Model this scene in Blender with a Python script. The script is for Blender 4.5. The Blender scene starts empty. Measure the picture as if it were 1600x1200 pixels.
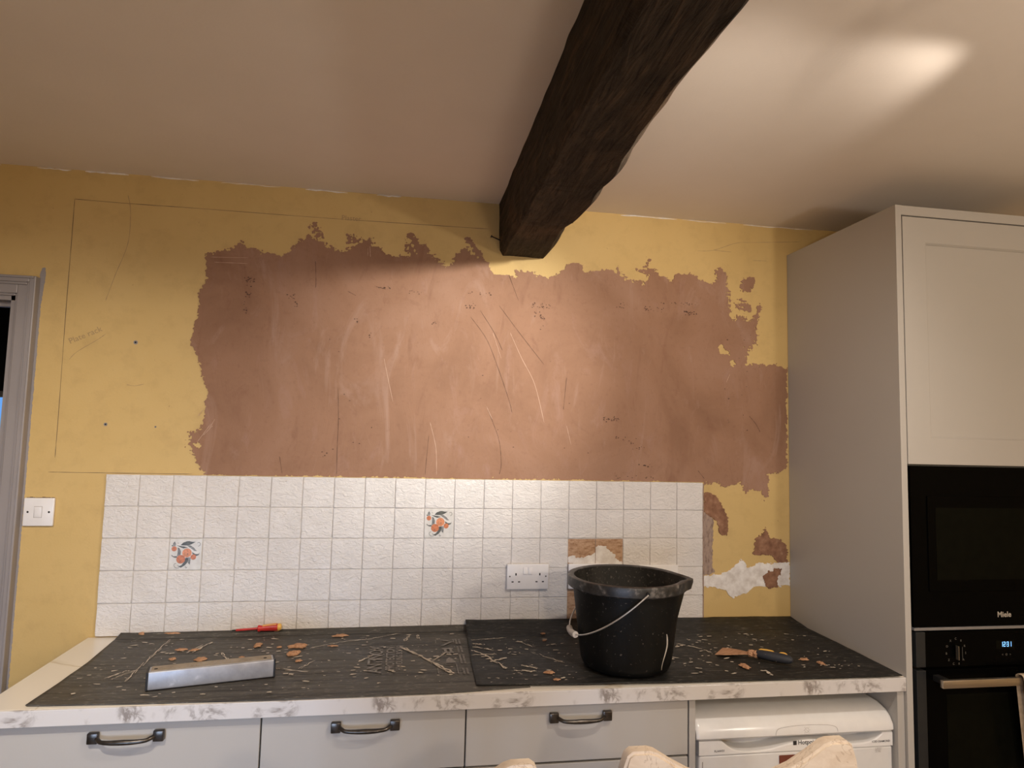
import bpy, bmesh, math, random
import numpy as np
from mathutils import Vector, Matrix

# ------------------------------------------------------------------ camera, world, lights, exposure
SC = bpy.context.scene
COL = SC.collection
SC.view_settings.view_transform = 'Standard'
SC.view_settings.look = 'None'
SC.view_settings.gamma = 1.0
SC.view_settings.use_curve_mapping = False
SC.view_settings.exposure = 0.06

cam_d = bpy.data.cameras.new('camera')
cam = bpy.data.objects.new('camera', cam_d)
COL.objects.link(cam)
cam_d.sensor_fit = 'HORIZONTAL'
cam_d.sensor_width = 36.0
cam_d.lens = 1040.54 / 1600.0 * 36.0
cam_d.clip_start = 0.02
_R = Vector((0.98636345, -0.16282025, 0.02401491))
_U = Vector((-0.03710297, -0.07782523, 0.99627637))
_F = Vector((0.16034501, 0.98358162, 0.08280508))
cam.matrix_world = Matrix(((_R.x, _U.x, -_F.x, 0.9145), (_R.y, _U.y, -_F.y, -2.3037), (_R.z, _U.z, -_F.z, 1.5529), (0, 0, 0, 1)))
SC.camera = cam

world = bpy.data.worlds.new('world')
SC.world = world
world.use_nodes = True
world.node_tree.nodes['Background'].inputs[0].default_value = (0.30, 0.42, 0.70, 1)
world.node_tree.nodes['Background'].inputs[1].default_value = 0.25

def lamp(name, kind, loc, target, energy, color, **kw):
    d = bpy.data.lights.new(name, kind)
    d.energy = energy
    d.color = color
    for k, v in kw.items():
        setattr(d, k, v)
    o = bpy.data.objects.new(name, d)
    COL.objects.link(o)
    o.location = loc
    v = Vector(target) - Vector(loc)
    o.rotation_euler = v.to_track_quat('-Z', 'Y').to_euler()
    return o

WARM = (1.0, 0.895, 0.78)
# assumed ceiling spotlights, unseen; fixtures further down, but none for the graze light
K1 = (1.72, -1.50, 2.25)     # assumed head right of the beam, towards the wall
K2 = (2.135, -1.245, 2.268)     # assumed light thrown along the ceiling for its bright streak, without fixture
K3 = (0.15, -1.75, 2.27)     # assumed head left of the beam, aimed to brighten the lower left wall
KP = (1.45, -3.25, 1.80)     # added pendant behind the camera, unseen, for general fill
KR = (2.50, -2.25, 1.74)     # second added pendant, unseen, brightens cabinet front and right ceiling
lamp('assumed_spot_key', 'SPOT', K1, (1.42, -0.5, 1.45), 33.0, WARM, spot_size=math.radians(124), spot_blend=0.7, shadow_soft_size=0.022)
lamp('assumed_spot_beam', 'SPOT', K1, (1.12, 0.0, 1.76), 118.0, (1.0, .98, .93), spot_size=math.radians(43), spot_blend=1.0, shadow_soft_size=0.022)  # second light at the assumed head, for the bright pool on the wall
lamp('assumed_graze_light', 'SPOT', K2, (1.48, -0.42, 2.255), 3.9, WARM, spot_size=math.radians(88), spot_blend=0.6, shadow_soft_size=0.02)
lamp('assumed_spot_side', 'SPOT', K3, (-0.42, -0.05, 0.66), 79.0, (1.0, .91, .80), spot_size=math.radians(84), spot_blend=1.0, shadow_soft_size=0.03)
lamp('fill_light_right', 'POINT', KR, (2.5, 0, 1.8), 27.0, WARM, shadow_soft_size=0.05)
lamp('fill_light', 'POINT', KP, (0, 0, 0), 35.0, (1.0, .83, .66), shadow_soft_size=0.06)
# added cool low fill, set before a made-up window behind the camera
lamp('cool_fill', 'AREA', (-0.10, -3.98, 0.80), (0.75, 0.0, 0.45), 7.5, (0.50, 0.68, 1.0), shape='RECTANGLE', size=1.5, size_y=0.8, spread=math.radians(62))

# ------------------------------------------------------------------ helpers
def link(o, parent=None):
    COL.objects.link(o)
    if parent is not None:
        o.parent = parent
    return o

def tag(o, label, cat, group=None, kind=None):
    o['label'] = label
    o['category'] = cat
    if group: o['group'] = group
    if kind: o['kind'] = kind
    return o

def struct(o, label=None):
    o['kind'] = 'structure'
    if label: o['label'] = label
    return o

def empty(name, loc, label, cat, group=None, rz=0.0):
    o = bpy.data.objects.new(name, None)
    o.empty_display_size = 0.05
    link(o)
    o.location = loc
    o.rotation_euler = (0, 0, rz)
    return tag(o, label, cat, group)

def obj(name, bm, mats, parent=None, smooth=False, loc=None, rot=None):
    me = bpy.data.meshes.new(name)
    if isinstance(bm, bmesh.types.BMesh):
        bmesh.ops.recalc_face_normals(bm, faces=bm.faces)
        bm.to_mesh(me); bm.free()
    else:
        me.from_pydata(bm[0], [], bm[1])
        if len(bm) > 2:
            me.polygons.foreach_set('material_index', bm[2])
    if not isinstance(mats, (list, tuple)): mats = [mats]
    for m in mats: me.materials.append(m)
    if smooth:
        me.polygons.foreach_set('use_smooth', [True] * len(me.polygons))
        try: me.set_sharp_from_angle(angle=math.radians(38))
        except Exception: pass
    me.update()
    o = bpy.data.objects.new(name, me)
    link(o, parent)
    if loc is not None: o.location = loc
    if rot is not None: o.rotation_euler = rot
    return o

def BM(): return bmesh.new()

def box(bm, x0, x1, y0, y1, z0, z1, b=0.0, seg=2, mi=0):
    r = bmesh.ops.create_cube(bm, size=1.0)
    vs = r['verts']
    bmesh.ops.scale(bm, vec=(x1 - x0, y1 - y0, z1 - z0), verts=vs)
    bmesh.ops.translate(bm, vec=((x0 + x1) / 2, (y0 + y1) / 2, (z0 + z1) / 2), verts=vs)
    fs = list({f for v in vs for f in v.link_faces})
    for f in fs: f.material_index = mi
    if b > 0:
        es = list({e for v in vs for e in v.link_edges})
        bmesh.ops.bevel(bm, geom=es, offset=b, segments=seg, profile=0.5, affect='EDGES', material=-1)
    return bm

def bbox(*a, **k):
    return box(BM(), *a, **k)

def tube(bm, pts, r, n=10, caps=True, mi=0):
    pts = [Vector(p) for p in pts]
    rs = r if isinstance(r, (list, tuple)) else [r] * len(pts)
    rings = []
    t0 = (pts[1] - pts[0]).normalized()
    a = Vector((0, 0, 1)) if abs(t0.z) < 0.9 else Vector((1, 0, 0))
    nrm = t0.cross(a).normalized()
    for i, p in enumerate(pts):
        t = (pts[min(i + 1, len(pts) - 1)] - pts[max(i - 1, 0)]).normalized()
        nrm = (nrm - t * nrm.dot(t)).normalized()
        bi = t.cross(nrm)
        rings.append([bm.verts.new(p + (nrm * math.cos(2 * math.pi * k / n) + bi * math.sin(2 * math.pi * k / n)) * rs[i]) for k in range(n)])
    for i in range(len(rings) - 1):
        for k in range(n):
            f = bm.faces.new((rings[i][k], rings[i][(k + 1) % n], rings[i + 1][(k + 1) % n], rings[i + 1][k])); f.material_index = mi
    if caps:
        f = bm.faces.new(rings[0][::-1]); f.material_index = mi
        f = bm.faces.new(rings[-1]); f.material_index = mi
    return bm

def lathe(bm, prof, n=48, c=(0, 0, 0), closed=False, fn=None, mi=0):
    rings = []
    for r, z in prof:
        ring = []
        for k in range(n):
            a = 2 * math.pi * k / n
            x, y, zz = r * math.cos(a), r * math.sin(a), z
            if fn: x, y, zz = fn(a, r, z)
            ring.append(bm.verts.new((c[0] + x, c[1] + y, c[2] + zz)))
        rings.append(ring)
    m = len(rings)
    for i in range(m if closed else m - 1):
        A, B = rings[i], rings[(i + 1) % m]
        for k in range(n):
            f = bm.faces.new((A[k], A[(k + 1) % n], B[(k + 1) % n], B[k])); f.material_index = mi
    return rings

def prism(bm, poly, y0, y1, mi=0):
    """poly in (x,z), extruded from y0 to y1"""
    a = [bm.verts.new((x, y0, z)) for x, z in poly]
    b = [bm.verts.new((x, y1, z)) for x, z in poly]
    n = len(poly)
    fs = [bm.faces.new(a), bm.faces.new(b[::-1])]
    for i in range(n):
        fs.append(bm.faces.new((a[i], a[(i + 1) % n], b[(i + 1) % n], b[i])))
    for f in fs: f.material_index = mi
    return bm

def ribbon(V, Fc, pts, w, y, rnd=None):
    """thin flat strip along (x,z) points standing at depth y"""
    n = len(pts)
    base = len(V)
    for i, (x, z) in enumerate(pts):
        ax, az = pts[max(i - 1, 0)]; bx, bz = pts[min(i + 1, n - 1)]
        dx, dz = bx - ax, bz - az
        L = math.hypot(dx, dz) or 1
        ww = w * (0.35 if i in (0, n - 1) else 1.0) * (rnd.uniform(0.5, 1.3) if rnd else 1)
        V.append((x - dz / L * ww / 2, y, z + dx / L * ww / 2)); V.append((x + dz / L * ww / 2, y, z - dx / L * ww / 2))
    for i in range(n - 1):
        Fc.append((base + 2 * i, base + 2 * i + 1, base + 2 * i + 3, base + 2 * i + 2))

def smooth_line(pts, k=6):
    out = []
    n = len(pts)
    for i in range(n - 1):
        p0, p1, p2, p3 = pts[max(i - 1, 0)], pts[i], pts[i + 1], pts[min(i + 2, n - 1)]
        for j in range(k):
            t = j / k
            out.append(tuple(0.5 * (2 * b + (c_ - a) * t + (2 * a - 5 * b + 4 * c_ - d) * t * t + (3 * b - a - 3 * c_ + d) * t ** 3) for a, b, c_, d in zip(p0, p1, p2, p3)))
    out.append(tuple(pts[-1]))
    return out

def text_mesh(s, size, align='CENTER', extrude=0.0, bold=0.0, space=1.0):
    cu = bpy.data.curves.new('lettering', 'FONT')
    cu.body = s; cu.size = size; cu.align_x = align; cu.align_y = 'CENTER'
    cu.extrude = extrude; cu.offset = bold; cu.resolution_u = 3; cu.space_character = space
    o = bpy.data.objects.new('lettering_tmp', cu)
    COL.objects.link(o)
    dg = bpy.context.evaluated_depsgraph_get()
    me = bpy.data.meshes.new_from_object(o.evaluated_get(dg))
    bpy.data.objects.remove(o); bpy.data.curves.remove(cu)
    return me

def text(name, s, size, mat, parent, loc, rot, **k):
    me = text_mesh(s, size, **k)
    me.materials.clear(); me.materials.append(mat)
    o = bpy.data.objects.new(name, me)
    link(o, parent); o.location = loc; o.rotation_euler = rot
    return o
ONWALL = (math.pi / 2, 0, 0)     # lettering that faces -y

# ---- value noise and marching squares, for plaster edges
def vnoise(x, z, seed):
    xi = np.floor(x).astype(np.int64); zi = np.floor(z).astype(np.int64)
    fx = x - xi; fz = z - zi
    fx = fx * fx * (3 - 2 * fx); fz = fz * fz * (3 - 2 * fz)
    def h(a, b):
        n = (a * 374761393 + b * 668265263 + seed * 974711) & 0x7fffffff
        n = ((n ^ (n >> 13)) * 1274126177) & 0x7fffffff
        return ((n ^ (n >> 16)) & 0xffff) / 65535.0
    return (h(xi, zi) * (1 - fx) + h(xi + 1, zi) * fx) * (1 - fz) + (h(xi, zi + 1) * (1 - fx) + h(xi + 1, zi + 1) * fx) * fz - 0.5

def sdf(poly, X, Z):
    d2 = np.full(X.shape, 1e9); ins = np.zeros(X.shape, bool)
    n = len(poly)
    for i in range(n):
        ax, az = poly[i]; bx, bz = poly[(i + 1) % n]
        ex, ez = bx - ax, bz - az
        L = ex * ex + ez * ez + 1e-12
        t = np.clip(((X - ax) * ex + (Z - az) * ez) / L, 0, 1)
        d2 = np.minimum(d2, (X - ax - t * ex) ** 2 + (Z - az - t * ez) ** 2)
        if az != bz:
            c = ((az > Z) != (bz > Z)) & (X < ex * (Z - az) / ez + ax)
            ins ^= c
    d = np.sqrt(d2)
    return np.where(ins, d, -d)

def patch_mesh(polys, holes, h, y, rough, seed, clip=None, busy=(), cut=None, back_y=0.0):
    xs = [p[0] for q in polys for p in q]; zs = [p[1] for q in polys for p in q]
    x0, x1, z0, z1 = min(xs) - .02, max(xs) + .02, min(zs) - .02, max(zs) + .02
    nx, nz = int((x1 - x0) / h) + 2, int((z1 - z0) / h) + 2
    gx = x0 + h * np.arange(nx); gz = z0 + h * np.arange(nz)
    X, Z = np.meshgrid(gx, gz, indexing='ij')
    f = np.full(X.shape, -1e9)
    for q in polys: f = np.maximum(f, sdf(q, X, Z))
    nz_ = rough * (.5 * vnoise(X / .017, Z / .017, seed) + .9 * vnoise(X / .016, Z / .0048, seed + 1) + .9 * vnoise(X / .0055, Z / .0075, seed + 2) + .7 * vnoise(X / .0026, Z / .0026, seed + 3))
    for (bx, bz, br, bg) in busy: nz_ = nz_ * (1 + bg * np.exp(-((X - bx) ** 2 + (Z - bz) ** 2) / br ** 2))
    f = f + nz_
    for q in holes: f = np.minimum(f, -sdf(q, X, Z) + nz_ * .6)
    if clip:
        cx0, cx1, cz0, cz1 = clip
        f = np.minimum(f, np.minimum(np.minimum(X - cx0, cx1 - X), np.minimum(Z - cz0, cz1 - Z)))
    if cut:
        f = np.minimum(f, np.maximum(X - cut[0], Z - cut[1]))
    f[0, :] = f[-1, :] = f[:, 0] = f[:, -1] = -1
    f = np.where(np.abs(f) < 1e-7, -1e-7, f)
    V = []; Fc = []; vid = {}
    def vtx(i, j):
        k = (i, j)
        if k not in vid:
            vid[k] = len(V); V.append((gx[i], y, gz[j]))
        return vid[k]
    def evt(i, j, i2, j2):
        k = (min((i, j), (i2, j2)), max((i, j), (i2, j2)))
        if k not in vid:
            a, b = f[i, j], f[i2, j2]; t = a / (a - b)
            vid[k] = len(V); V.append((gx[i] + t * (gx[i2] - gx[i]), y, gz[j] + t * (gz[j2] - gz[j])))
        return vid[k]
    P = f > 0
    B = 8
    full = P[:-1, :-1] & P[1:, :-1] & P[:-1, 1:] & P[1:, 1:]
    anyc = P[:-1, :-1] | P[1:, :-1] | P[:-1, 1:] | P[1:, 1:]
    skirt = {}
    def back(v):
        if v not in skirt:
            skirt[v] = len(V); V.append((V[v][0], back_y, V[v][2]))
        return skirt[v]
    for bi in range(0, nx - 1, B):
        for bj in range(0, nz - 1, B):
            sub = full[bi:bi + B, bj:bj + B]
            if sub.shape == (B, B) and sub.all():
                Fc.append((vtx(bi, bj), vtx(bi + B, bj), vtx(bi + B, bj + B), vtx(bi, bj + B))); continue
            if not anyc[bi:bi + B, bj:bj + B].any(): continue
            for i in range(bi, min(bi + B, nx - 1)):
                for j in range(bj, min(bj + B, nz - 1)):
                    if full[i, j]:
                        Fc.append((vtx(i, j), vtx(i + 1, j), vtx(i + 1, j + 1), vtx(i, j + 1)))
                    elif anyc[i, j]:
                        cs = [(i, j), (i + 1, j), (i + 1, j + 1), (i, j + 1)]
                        poly = []; cr = []
                        for k in range(4):
                            a, b = cs[k], cs[(k + 1) % 4]
                            if P[a]: poly.append(vtx(*a))
                            if P[a] != P[b]:
                                e = evt(*a, *b); poly.append(e); cr.append(e)
                        if len(poly) >= 3: Fc.append(tuple(poly))
                        if len(cr) == 2: Fc.append((cr[0], cr[1], back(cr[1]), back(cr[0])))
    return V, Fc

# ------------------------------------------------------------------ procedural materials
def lin(c):
    return tuple((v / 12.92 if v <= .04045 else ((v + .055) / 1.055) ** 2.4) for v in [q / 255 for q in c]) + (1,)

class M:
    def __init__(s, name, rough=0.5, metallic=0.0, spec=0.5):
        s.m = bpy.data.materials.new(name); s.m.use_nodes = True
        s.t = s.m.node_tree; s.n = s.t.nodes; s.b = s.n['Principled BSDF']
        s.b.inputs['Roughness'].default_value = rough
        s.b.inputs['Metallic'].default_value = metallic
        s.b.inputs['Specular IOR Level'].default_value = spec
        s._tc = None; s._bump = None
    def tc(s, kind='Object'):
        if not s._tc: s._tc = s.n.new('ShaderNodeTexCoord')
        return s._tc.outputs[kind]
    def node(s, typ, ins=None, **props):
        nd = s.n.new(typ)
        for k, v in props.items(): setattr(nd, k, v)
        for k, v in (ins or {}).items():
            if hasattr(v, 'is_output') or isinstance(v, bpy.types.NodeSocket): s.t.links.new(v, nd.inputs[k])
            else: nd.inputs[k].default_value = v
        return nd
    def mapped(s, scale=(1, 1, 1), rot=(0, 0, 0), src=None, loc=(0, 0, 0)):
        return s.node('ShaderNodeMapping', {'Vector': src or s.tc(), 'Scale': scale, 'Rotation': rot, 'Location': loc}).outputs[0]
    def noise(s, scale, detail=4, rough=0.5, vec=None, dist=0.0):
        return s.node('ShaderNodeTexNoise', {'Vector': vec or s.tc(), 'Scale': scale, 'Detail': detail, 'Roughness': rough, 'Distortion': dist}).outputs['Fac']
    def ramp(s, fac, stops, interp='LINEAR'):
        nd = s.n.new('ShaderNodeValToRGB'); cr = nd.color_ramp; cr.interpolation = interp
        while len(cr.elements) < len(stops): cr.elements.new(0.5)
        for e, (p, c) in zip(cr.elements, stops):
            e.position = p; e.color = c if isinstance(c, tuple) else (c, c, c, 1)
        s.t.links.new(fac, nd.inputs[0]); return nd.outputs[0]
    def mix(s, fac, a, b, mode='MIX'):
        nd = s.n.new('ShaderNodeMix'); nd.data_type = 'RGBA'; nd.blend_type = mode
        for i, v in ((0, fac), (6, a), (7, b)):
            if isinstance(v, bpy.types.NodeSocket): s.t.links.new(v, nd.inputs[i])
            else: nd.inputs[i].default_value = v
        return nd.outputs[2]
    def math(s, op, a, b=0.0, c=0.0):
        nd = s.n.new('ShaderNodeMath'); nd.operation = op
        for i, v in enumerate((a, b, c)):
            if isinstance(v, bpy.types.NodeSocket): s.t.links.new(v, nd.inputs[i])
            else: nd.inputs[i].default_value = v
        return nd.outputs[0]
    def color(s, v):
        if isinstance(v, bpy.types.NodeSocket): s.t.links.new(v, s.b.inputs['Base Color'])
        else: s.b.inputs['Base Color'].default_value = v
        return s
    def rough(s, v):
        s.t.links.new(v, s.b.inputs['Roughness']); return s
    def bump(s, h, strength=0.3, dist=0.002):
        ins = {'Height': h, 'Strength': strength, 'Distance': dist}
        if s._bump is not None: ins['Normal'] = s._bump
        nd = s.node('ShaderNodeBump', ins)
        s._bump = nd.outputs[0]
        for l in list(s.b.inputs['Normal'].links): s.t.links.remove(l)
        s.t.links.new(s._bump, s.b.inputs['Normal']); return s
    def rnd(s):
        return s.node('ShaderNodeObjectInfo').outputs['Random']

def plain(name, c, rough=0.5, metallic=0.0, spec=0.5, var=0.06, scale=40.0, bump=0.0):
    m = M(name, rough, metallic, spec)
    n = m.noise(scale, 3)
    a = tuple(v * (1 - var) for v in c[:3]) + (1,); b = tuple(min(1, v * (1 + var)) for v in c[:3]) + (1,)
    m.color(m.ramp(n, [(0.3, a), (0.7, b)]))
    if bump: m.bump(m.noise(scale * 4, 3), bump, 0.001)
    return m.m

def emit(name, c, s):
    m = M(name); m.color((0, 0, 0, 1))
    m.b.inputs['Emission Color'].default_value = c; m.b.inputs['Emission Strength'].default_value = s
    return m.m

def make_mats():
    D = {}
    # yellow paint
    m = M('yellow_paint', 0.62, spec=0.3)
    n1 = m.noise(1.7, 5, .6); n2 = m.noise(14, 5, .65)
    c = m.ramp(n1, [(.3, (.56, .385, .145, 1)), (.7, (.63, .445, .185, 1))])
    c = m.mix(m.ramp(n2, [(.50, 0.0), (.75, .55)]), c, (.47, .315, .125, 1))
    sp = m.ramp(m.noise(75, 2, .5), [(.74, 0.0), (.78, .7)])
    c = m.mix(sp, c, (.33, .2, .09, 1))
    m.color(c); m.bump(m.noise(160, 3), .25, .001); m.bump(m.noise(9, 4), .25, .004)
    D['yellow'] = m.m
    # pink plaster
    m = M('pink_plaster', 0.72, spec=0.25)
    n1 = m.noise(2.6, 6, .62, dist=.6); n2 = m.noise(9, 6, .7, vec=m.mapped((1, 1, .45), (0, .5, 0)), dist=1.2); n3 = m.noise(60, 4, .6)
    c = m.ramp(n1, [(.30, (.245, .130, .076, 1)), (.5, (.305, .166, .100, 1)), (.72, (.355, .206, .135, 1))])
    c = m.mix(m.ramp(n2, [(.56, 0.0), (.75, .55)]), c, (.375, .225, .172, 1))
    c = m.mix(m.ramp(n2, [(.25, .6), (.42, 0.0)]), c, (.205, .098, .06, 1))
    sw = m.noise(4.5, 5, .6, vec=m.mapped((1.6, 1, .5), (0, -.35, 0)), dist=1.6)
    c = m.mix(m.ramp(sw, [(.58, 0.0), (.70, .5)]), c, (.41, .262, .195, 1))
    c = m.mix(m.ramp(sw, [(.28, .5), (.40, 0.0)]), c, (.225, .112, .066, 1))
    c = m.mix(m.ramp(n3, [(.30, .22), (.45, 0.0)]), c, (.20, .098, .06, 1))
    m.color(c); m.bump(n2, .3, .003); m.bump(sw, .3, .005); m.bump(m.noise(220, 3), .2, .0008)
    D['plaster'] = m.m
    m = M('wet_plaster', 0.8, spec=0.2)
    c = m.ramp(m.noise(40, 5, .6), [(.3, (.17, .08, .045, 1)), (.6, (.30, .155, .09, 1)), (.75, (.42, .26, .17, 1))])
    m.color(c); m.bump(m.noise(90, 4), .5, .002); D['plaster_dark'] = m.m
    m = M('bare_board', 0.85, spec=0.2)
    c = m.ramp(m.noise(60, 5, .7, vec=m.mapped((1, 1, 2.5))), [(.3, (.25, .13, .065, 1)), (.5, (.45, .28, .17, 1)), (.7, (.56, .38, .25, 1))])
    m.color(c); m.bump(m.noise(120, 4), .6, .002); D['bare'] = m.m
    m = M('mortar_strip', 0.9, spec=0.2)
    c = m.ramp(m.noise(55, 5, .7, vec=m.mapped((2, 1, .7))), [(.3, (.17, .11, .075, 1)), (.5, (.33, .24, .19, 1)), (.7, (.42, .30, .22, 1))])
    m.color(c); m.bump(m.noise(120, 4), .6, .002); D['mortar'] = m.m
    m = M('white_filler', 0.7, spec=0.3)
    c = m.ramp(m.noise(30, 5, .6), [(.35, (.62, .56, .50, 1)), (.65, (.84, .80, .75, 1))])
    m.color(c); m.bump(m.noise(70, 5), .5, .002); D['filler'] = m.m
    # ceiling
    m = M('ceiling_paint', 0.55, spec=0.3)
    c = m.ramp(m.noise(3, 5, .6), [(.3, (.85, .77, .69, 1)), (.7, (.89, .81, .73, 1))])
    m.color(c); m.bump(m.noise(120, 4, .6), .3, .001); D['ceiling'] = m.m
    m = M('room_wall_paint', 0.7, spec=0.3)
    m.color(m.ramp(m.noise(3, 5, .6), [(.3, (.58, .44, .22, 1)), (.7, (.64, .50, .27, 1))])); m.bump(m.noise(100, 3), .2, .001); D['roomwall'] = m.m
    m = M('floor_tiles', 0.4)
    m.color(m.ramp(m.noise(6, 5, .6), [(.3, (.24, .19, .15, 1)), (.7, (.34, .28, .22, 1))])); m.bump(m.noise(30, 4), .2, .001); D['floor'] = m.m
    # tiles
    m = M('white_tile_glaze', 0.34, spec=0.5)
    off = m.node('ShaderNodeVectorMath', {0: m.tc(), 1: m.node('ShaderNodeCombineXYZ', {0: m.math('MULTIPLY', m.rnd(), 37.0), 1: 0.0, 2: m.math('MULTIPLY', m.rnd(), 11.0)}).outputs[0]}, operation='ADD').outputs[0]
    nb = m.noise(55, 4, .55, vec=m.mapped((1.0, 1, 1.7), (0, math.radians(40), 0), src=off), dist=1.0)
    c = m.ramp(m.noise(14, 3, .5, vec=off), [(.3, (.67, .63, .59, 1)), (.7, (.73, .69, .65, 1))])
    c = m.mix(m.ramp(m.noise(90, 1, .5, vec=off), [(.76, 0.0), (.79, .5)]), c, (.40, .32, .25, 1))
    m.color(c); m.bump(nb, .9, .0045); D['tile'] = m.m
    m = M('decor_tile_glaze', 0.3)
    c = m.ramp(m.noise(45, 4, .6), [(.35, (.60, .57, .52, 1)), (.7, (.71, .68, .63, 1))]); m.color(c); D['decor'] = m.m
    D['grout'] = plain('grout', (.60, .555, .51), .85, var=.12, scale=50)
    D['p_orange'] = plain('print_orange', (.62, .235, .10), .35, var=.25, scale=160)
    D['p_orange2'] = plain('print_deep_orange', (.52, .165, .06), .35, var=.25, scale=160)
    D['p_leaf'] = plain('print_leaf', (.085, .085, .07), .35, var=.45, scale=150)
    D['p_leaf2'] = plain('print_grey_leaf', (.21, .205, .19), .35, var=.45, scale=150)
    D['p_white'] = plain('print_white', (.80, .77, .72), .35)
    # beam
    m = M('dark_oak', 0.7, spec=0.12)
    v = m.mapped((9, .9, 9))
    n = m.noise(3.2, 6, .6, vec=v, dist=2.2); nf = m.noise(28, 5, .6, vec=m.mapped((3.5, .35, 3.5)), dist=.8); nl = m.noise(2.5, 3)
    c = m.ramp(n, [(.3, (.026, .020, .015, 1)), (.55, (.052, .038, .027, 1)), (.75, (.11, .07, .043, 1))])
    c = m.mix(m.ramp(nl, [(.55, 0.0), (.72, .5)]), c, (.14, .082, .045, 1))
    c = m.mix(m.ramp(nf, [(.35, .6), (.5, 0.0)]), c, (.004, .003, .003, 1))
    m.color(c); m.bump(n, .8, .02); m.bump(nf, .6, .006); m.bump(m.noise(7, 4, .6, dist=1.5), .5, .02); D['oak'] = m.m
    D['iron'] = plain('rusty_iron', (.03, .022, .018), .6, .4)
    # cabinets
    m = M('greige_cabinet', 0.45, spec=0.35)
    c = m.ramp(m.noise(2.2, 3), [(.3, (.45, .425, .392, 1)), (.7, (.47, .445, .412, 1))]); m.color(c); m.bump(m.noise(400, 2), .08, .0004); D['cab'] = m.m
    D['carcass'] = plain('carcass_board', (.34, .32, .29), .6)
    m = M('pewter_handle', 0.28, .85); m.color(m.ramp(m.noise(60, 3), [(.3, (.06, .053, .047, 1)), (.7, (.12, .105, .092, 1))])); D['pewter'] = m.m
    # worktop top
    m = M('marble_worktop', 0.25)
    wv = m.noise(1.5, 4, .5, vec=m.mapped((1.1, 2.6, 1), (0, 0, .3)), dist=.7)
    w2 = m.math('ABSOLUTE', m.math('SUBTRACT', wv, .5))
    c = m.ramp(w2, [(0.0, (.60, .51, .39, 1)), (.006, (.74, .69, .60, 1)), (.02, (.80, .755, .68, 1))]); m.color(c); D['marble'] = m.m
    # worktop edging: a printed pattern that repeats every 0.58 m
    m = M('marble_edging', 0.28)
    P = 0.58
    sx = m.node('ShaderNodeSeparateXYZ', {0: m.tc()})
    ph = m.math('MULTIPLY', m.math('SUBTRACT', sx.outputs[0], 0.316), 2 * math.pi / P)
    cs = m.math('MULTIPLY', m.math('COSINE', ph), P / 2 / math.pi); sn = m.math('MULTIPLY', m.math('SINE', ph), P / 2 / math.pi)
    vec = m.node('ShaderNodeCombineXYZ', {0: cs, 1: sn, 2: sx.outputs[2]}).outputs[0]
    e1 = m.math('ABSOLUTE', m.math('SUBTRACT', m.noise(12, 5, .65, vec=vec, dist=.7), .5))
    e2 = m.noise(9, 4, .55, vec=vec)
    vein = m.ramp(e1, [(0.0, .85), (.02, .5), (.06, 0.0)])
    msk = m.ramp(e2, [(.46, 0.0), (.60, 1.0)])
    near = m.ramp(m.math('COSINE', ph), [(.93, 0.0), (.985, 1.0)])
    blot = m.math('MULTIPLY', near, m.ramp(m.noise(26, 5, .65, vec=vec, dist=.4), [(.5, 0.0), (.58, .9)]))
    a = m.math('MAXIMUM', m.math('MULTIPLY', vein, msk), blot)
    soft = m.ramp(e2, [(.55, 0.0), (.75, .35)])
    c = m.mix(soft, (.66, .635, .62, 1), (.45, .42, .40, 1))
    c = m.mix(a, c, (.24, .205, .185, 1)); m.color(c); D['edging'] = m.m
    # protection boards
    def sheet(nm, dark, dust, amt):
        m = M(nm, 0.5, spec=0.3)
        st = m.noise(7, 5, .65, vec=m.mapped((.35, 9, 1)))
        du = m.noise(5, 6, .65, dist=.4); f = m.noise(70, 4, .7, vec=m.mapped((.5, 1.4, 1)))
        c = m.ramp(du, [(.3, dark), (.7, dust)])
        c = m.mix(m.ramp(st, [(.36, .8), (.47, 0.0)]), c, tuple(v * .4 for v in dark[:3]) + (1,))
        s2 = m.noise(26, 4, .6, vec=m.mapped((.06, 5, 1)))
        c = m.mix(m.ramp(s2, [(.34, .8), (.40, 0.0)]), c, tuple(v * .3 for v in dark[:3]) + (1,))
        c = m.mix(m.ramp(st, [(.56, 0.0), (.72, .55)]), c, tuple(v * 1.5 for v in dust[:3]) + (1,))
        c = m.mix(m.ramp(f, [(.56, 0.0), (.70, amt)]), c, (.30, .275, .24, 1))
        sm = m.noise(11, 5, .7, dist=1.5)
        c = m.mix(m.ramp(sm, [(.60, 0.0), (.70, amt * .8)]), c, tuple(min(1, v * 2.2) for v in dust[:3]) + (1,))
        m.color(c)
        wv = m.node('ShaderNodeTexWave', {'Vector': m.tc(), 'Scale': 62.0, 'Distortion': .3}, bands_direction='Y').outputs['Fac']
        m.bump(wv, .25, .0012); m.bump(st, .4, .003); m.rough(m.ramp(du, [(.3, .42), (.7, .68)]))
        return m.m
    D['sheetL'] = sheet('dusty_lit_protection_board', (.050, .046, .041, 1), (.095, .088, .077, 1), .5)  # paler for dust and for reflected light put into the colour
    D['sheetR'] = sheet('black_protection_board', (.0095, .0093, .0088, 1), (.021, .0203, .0187, 1), .3)
    D['sheet_print'] = plain('grey_board_print', (.215, .20, .185), .7, var=.35, scale=90)
    D['crumb'] = None
    m = M('plaster_crumb', .9, spec=.15); m.color(m.ramp(m.noise(90, 4), [(.3, (.36, .19, .10, 1)), (.7, (.56, .33, .20, 1))])); m.bump(m.noise(200, 4), .6, .002); D['crumb'] = m.m
    m = M('plaster_smear', .9, spec=.15); m.color(m.ramp(m.noise(60, 4), [(.3, (.44, .39, .32, 1)), (.7, (.70, .62, .52, 1))])); D['smear'] = m.m
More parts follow.
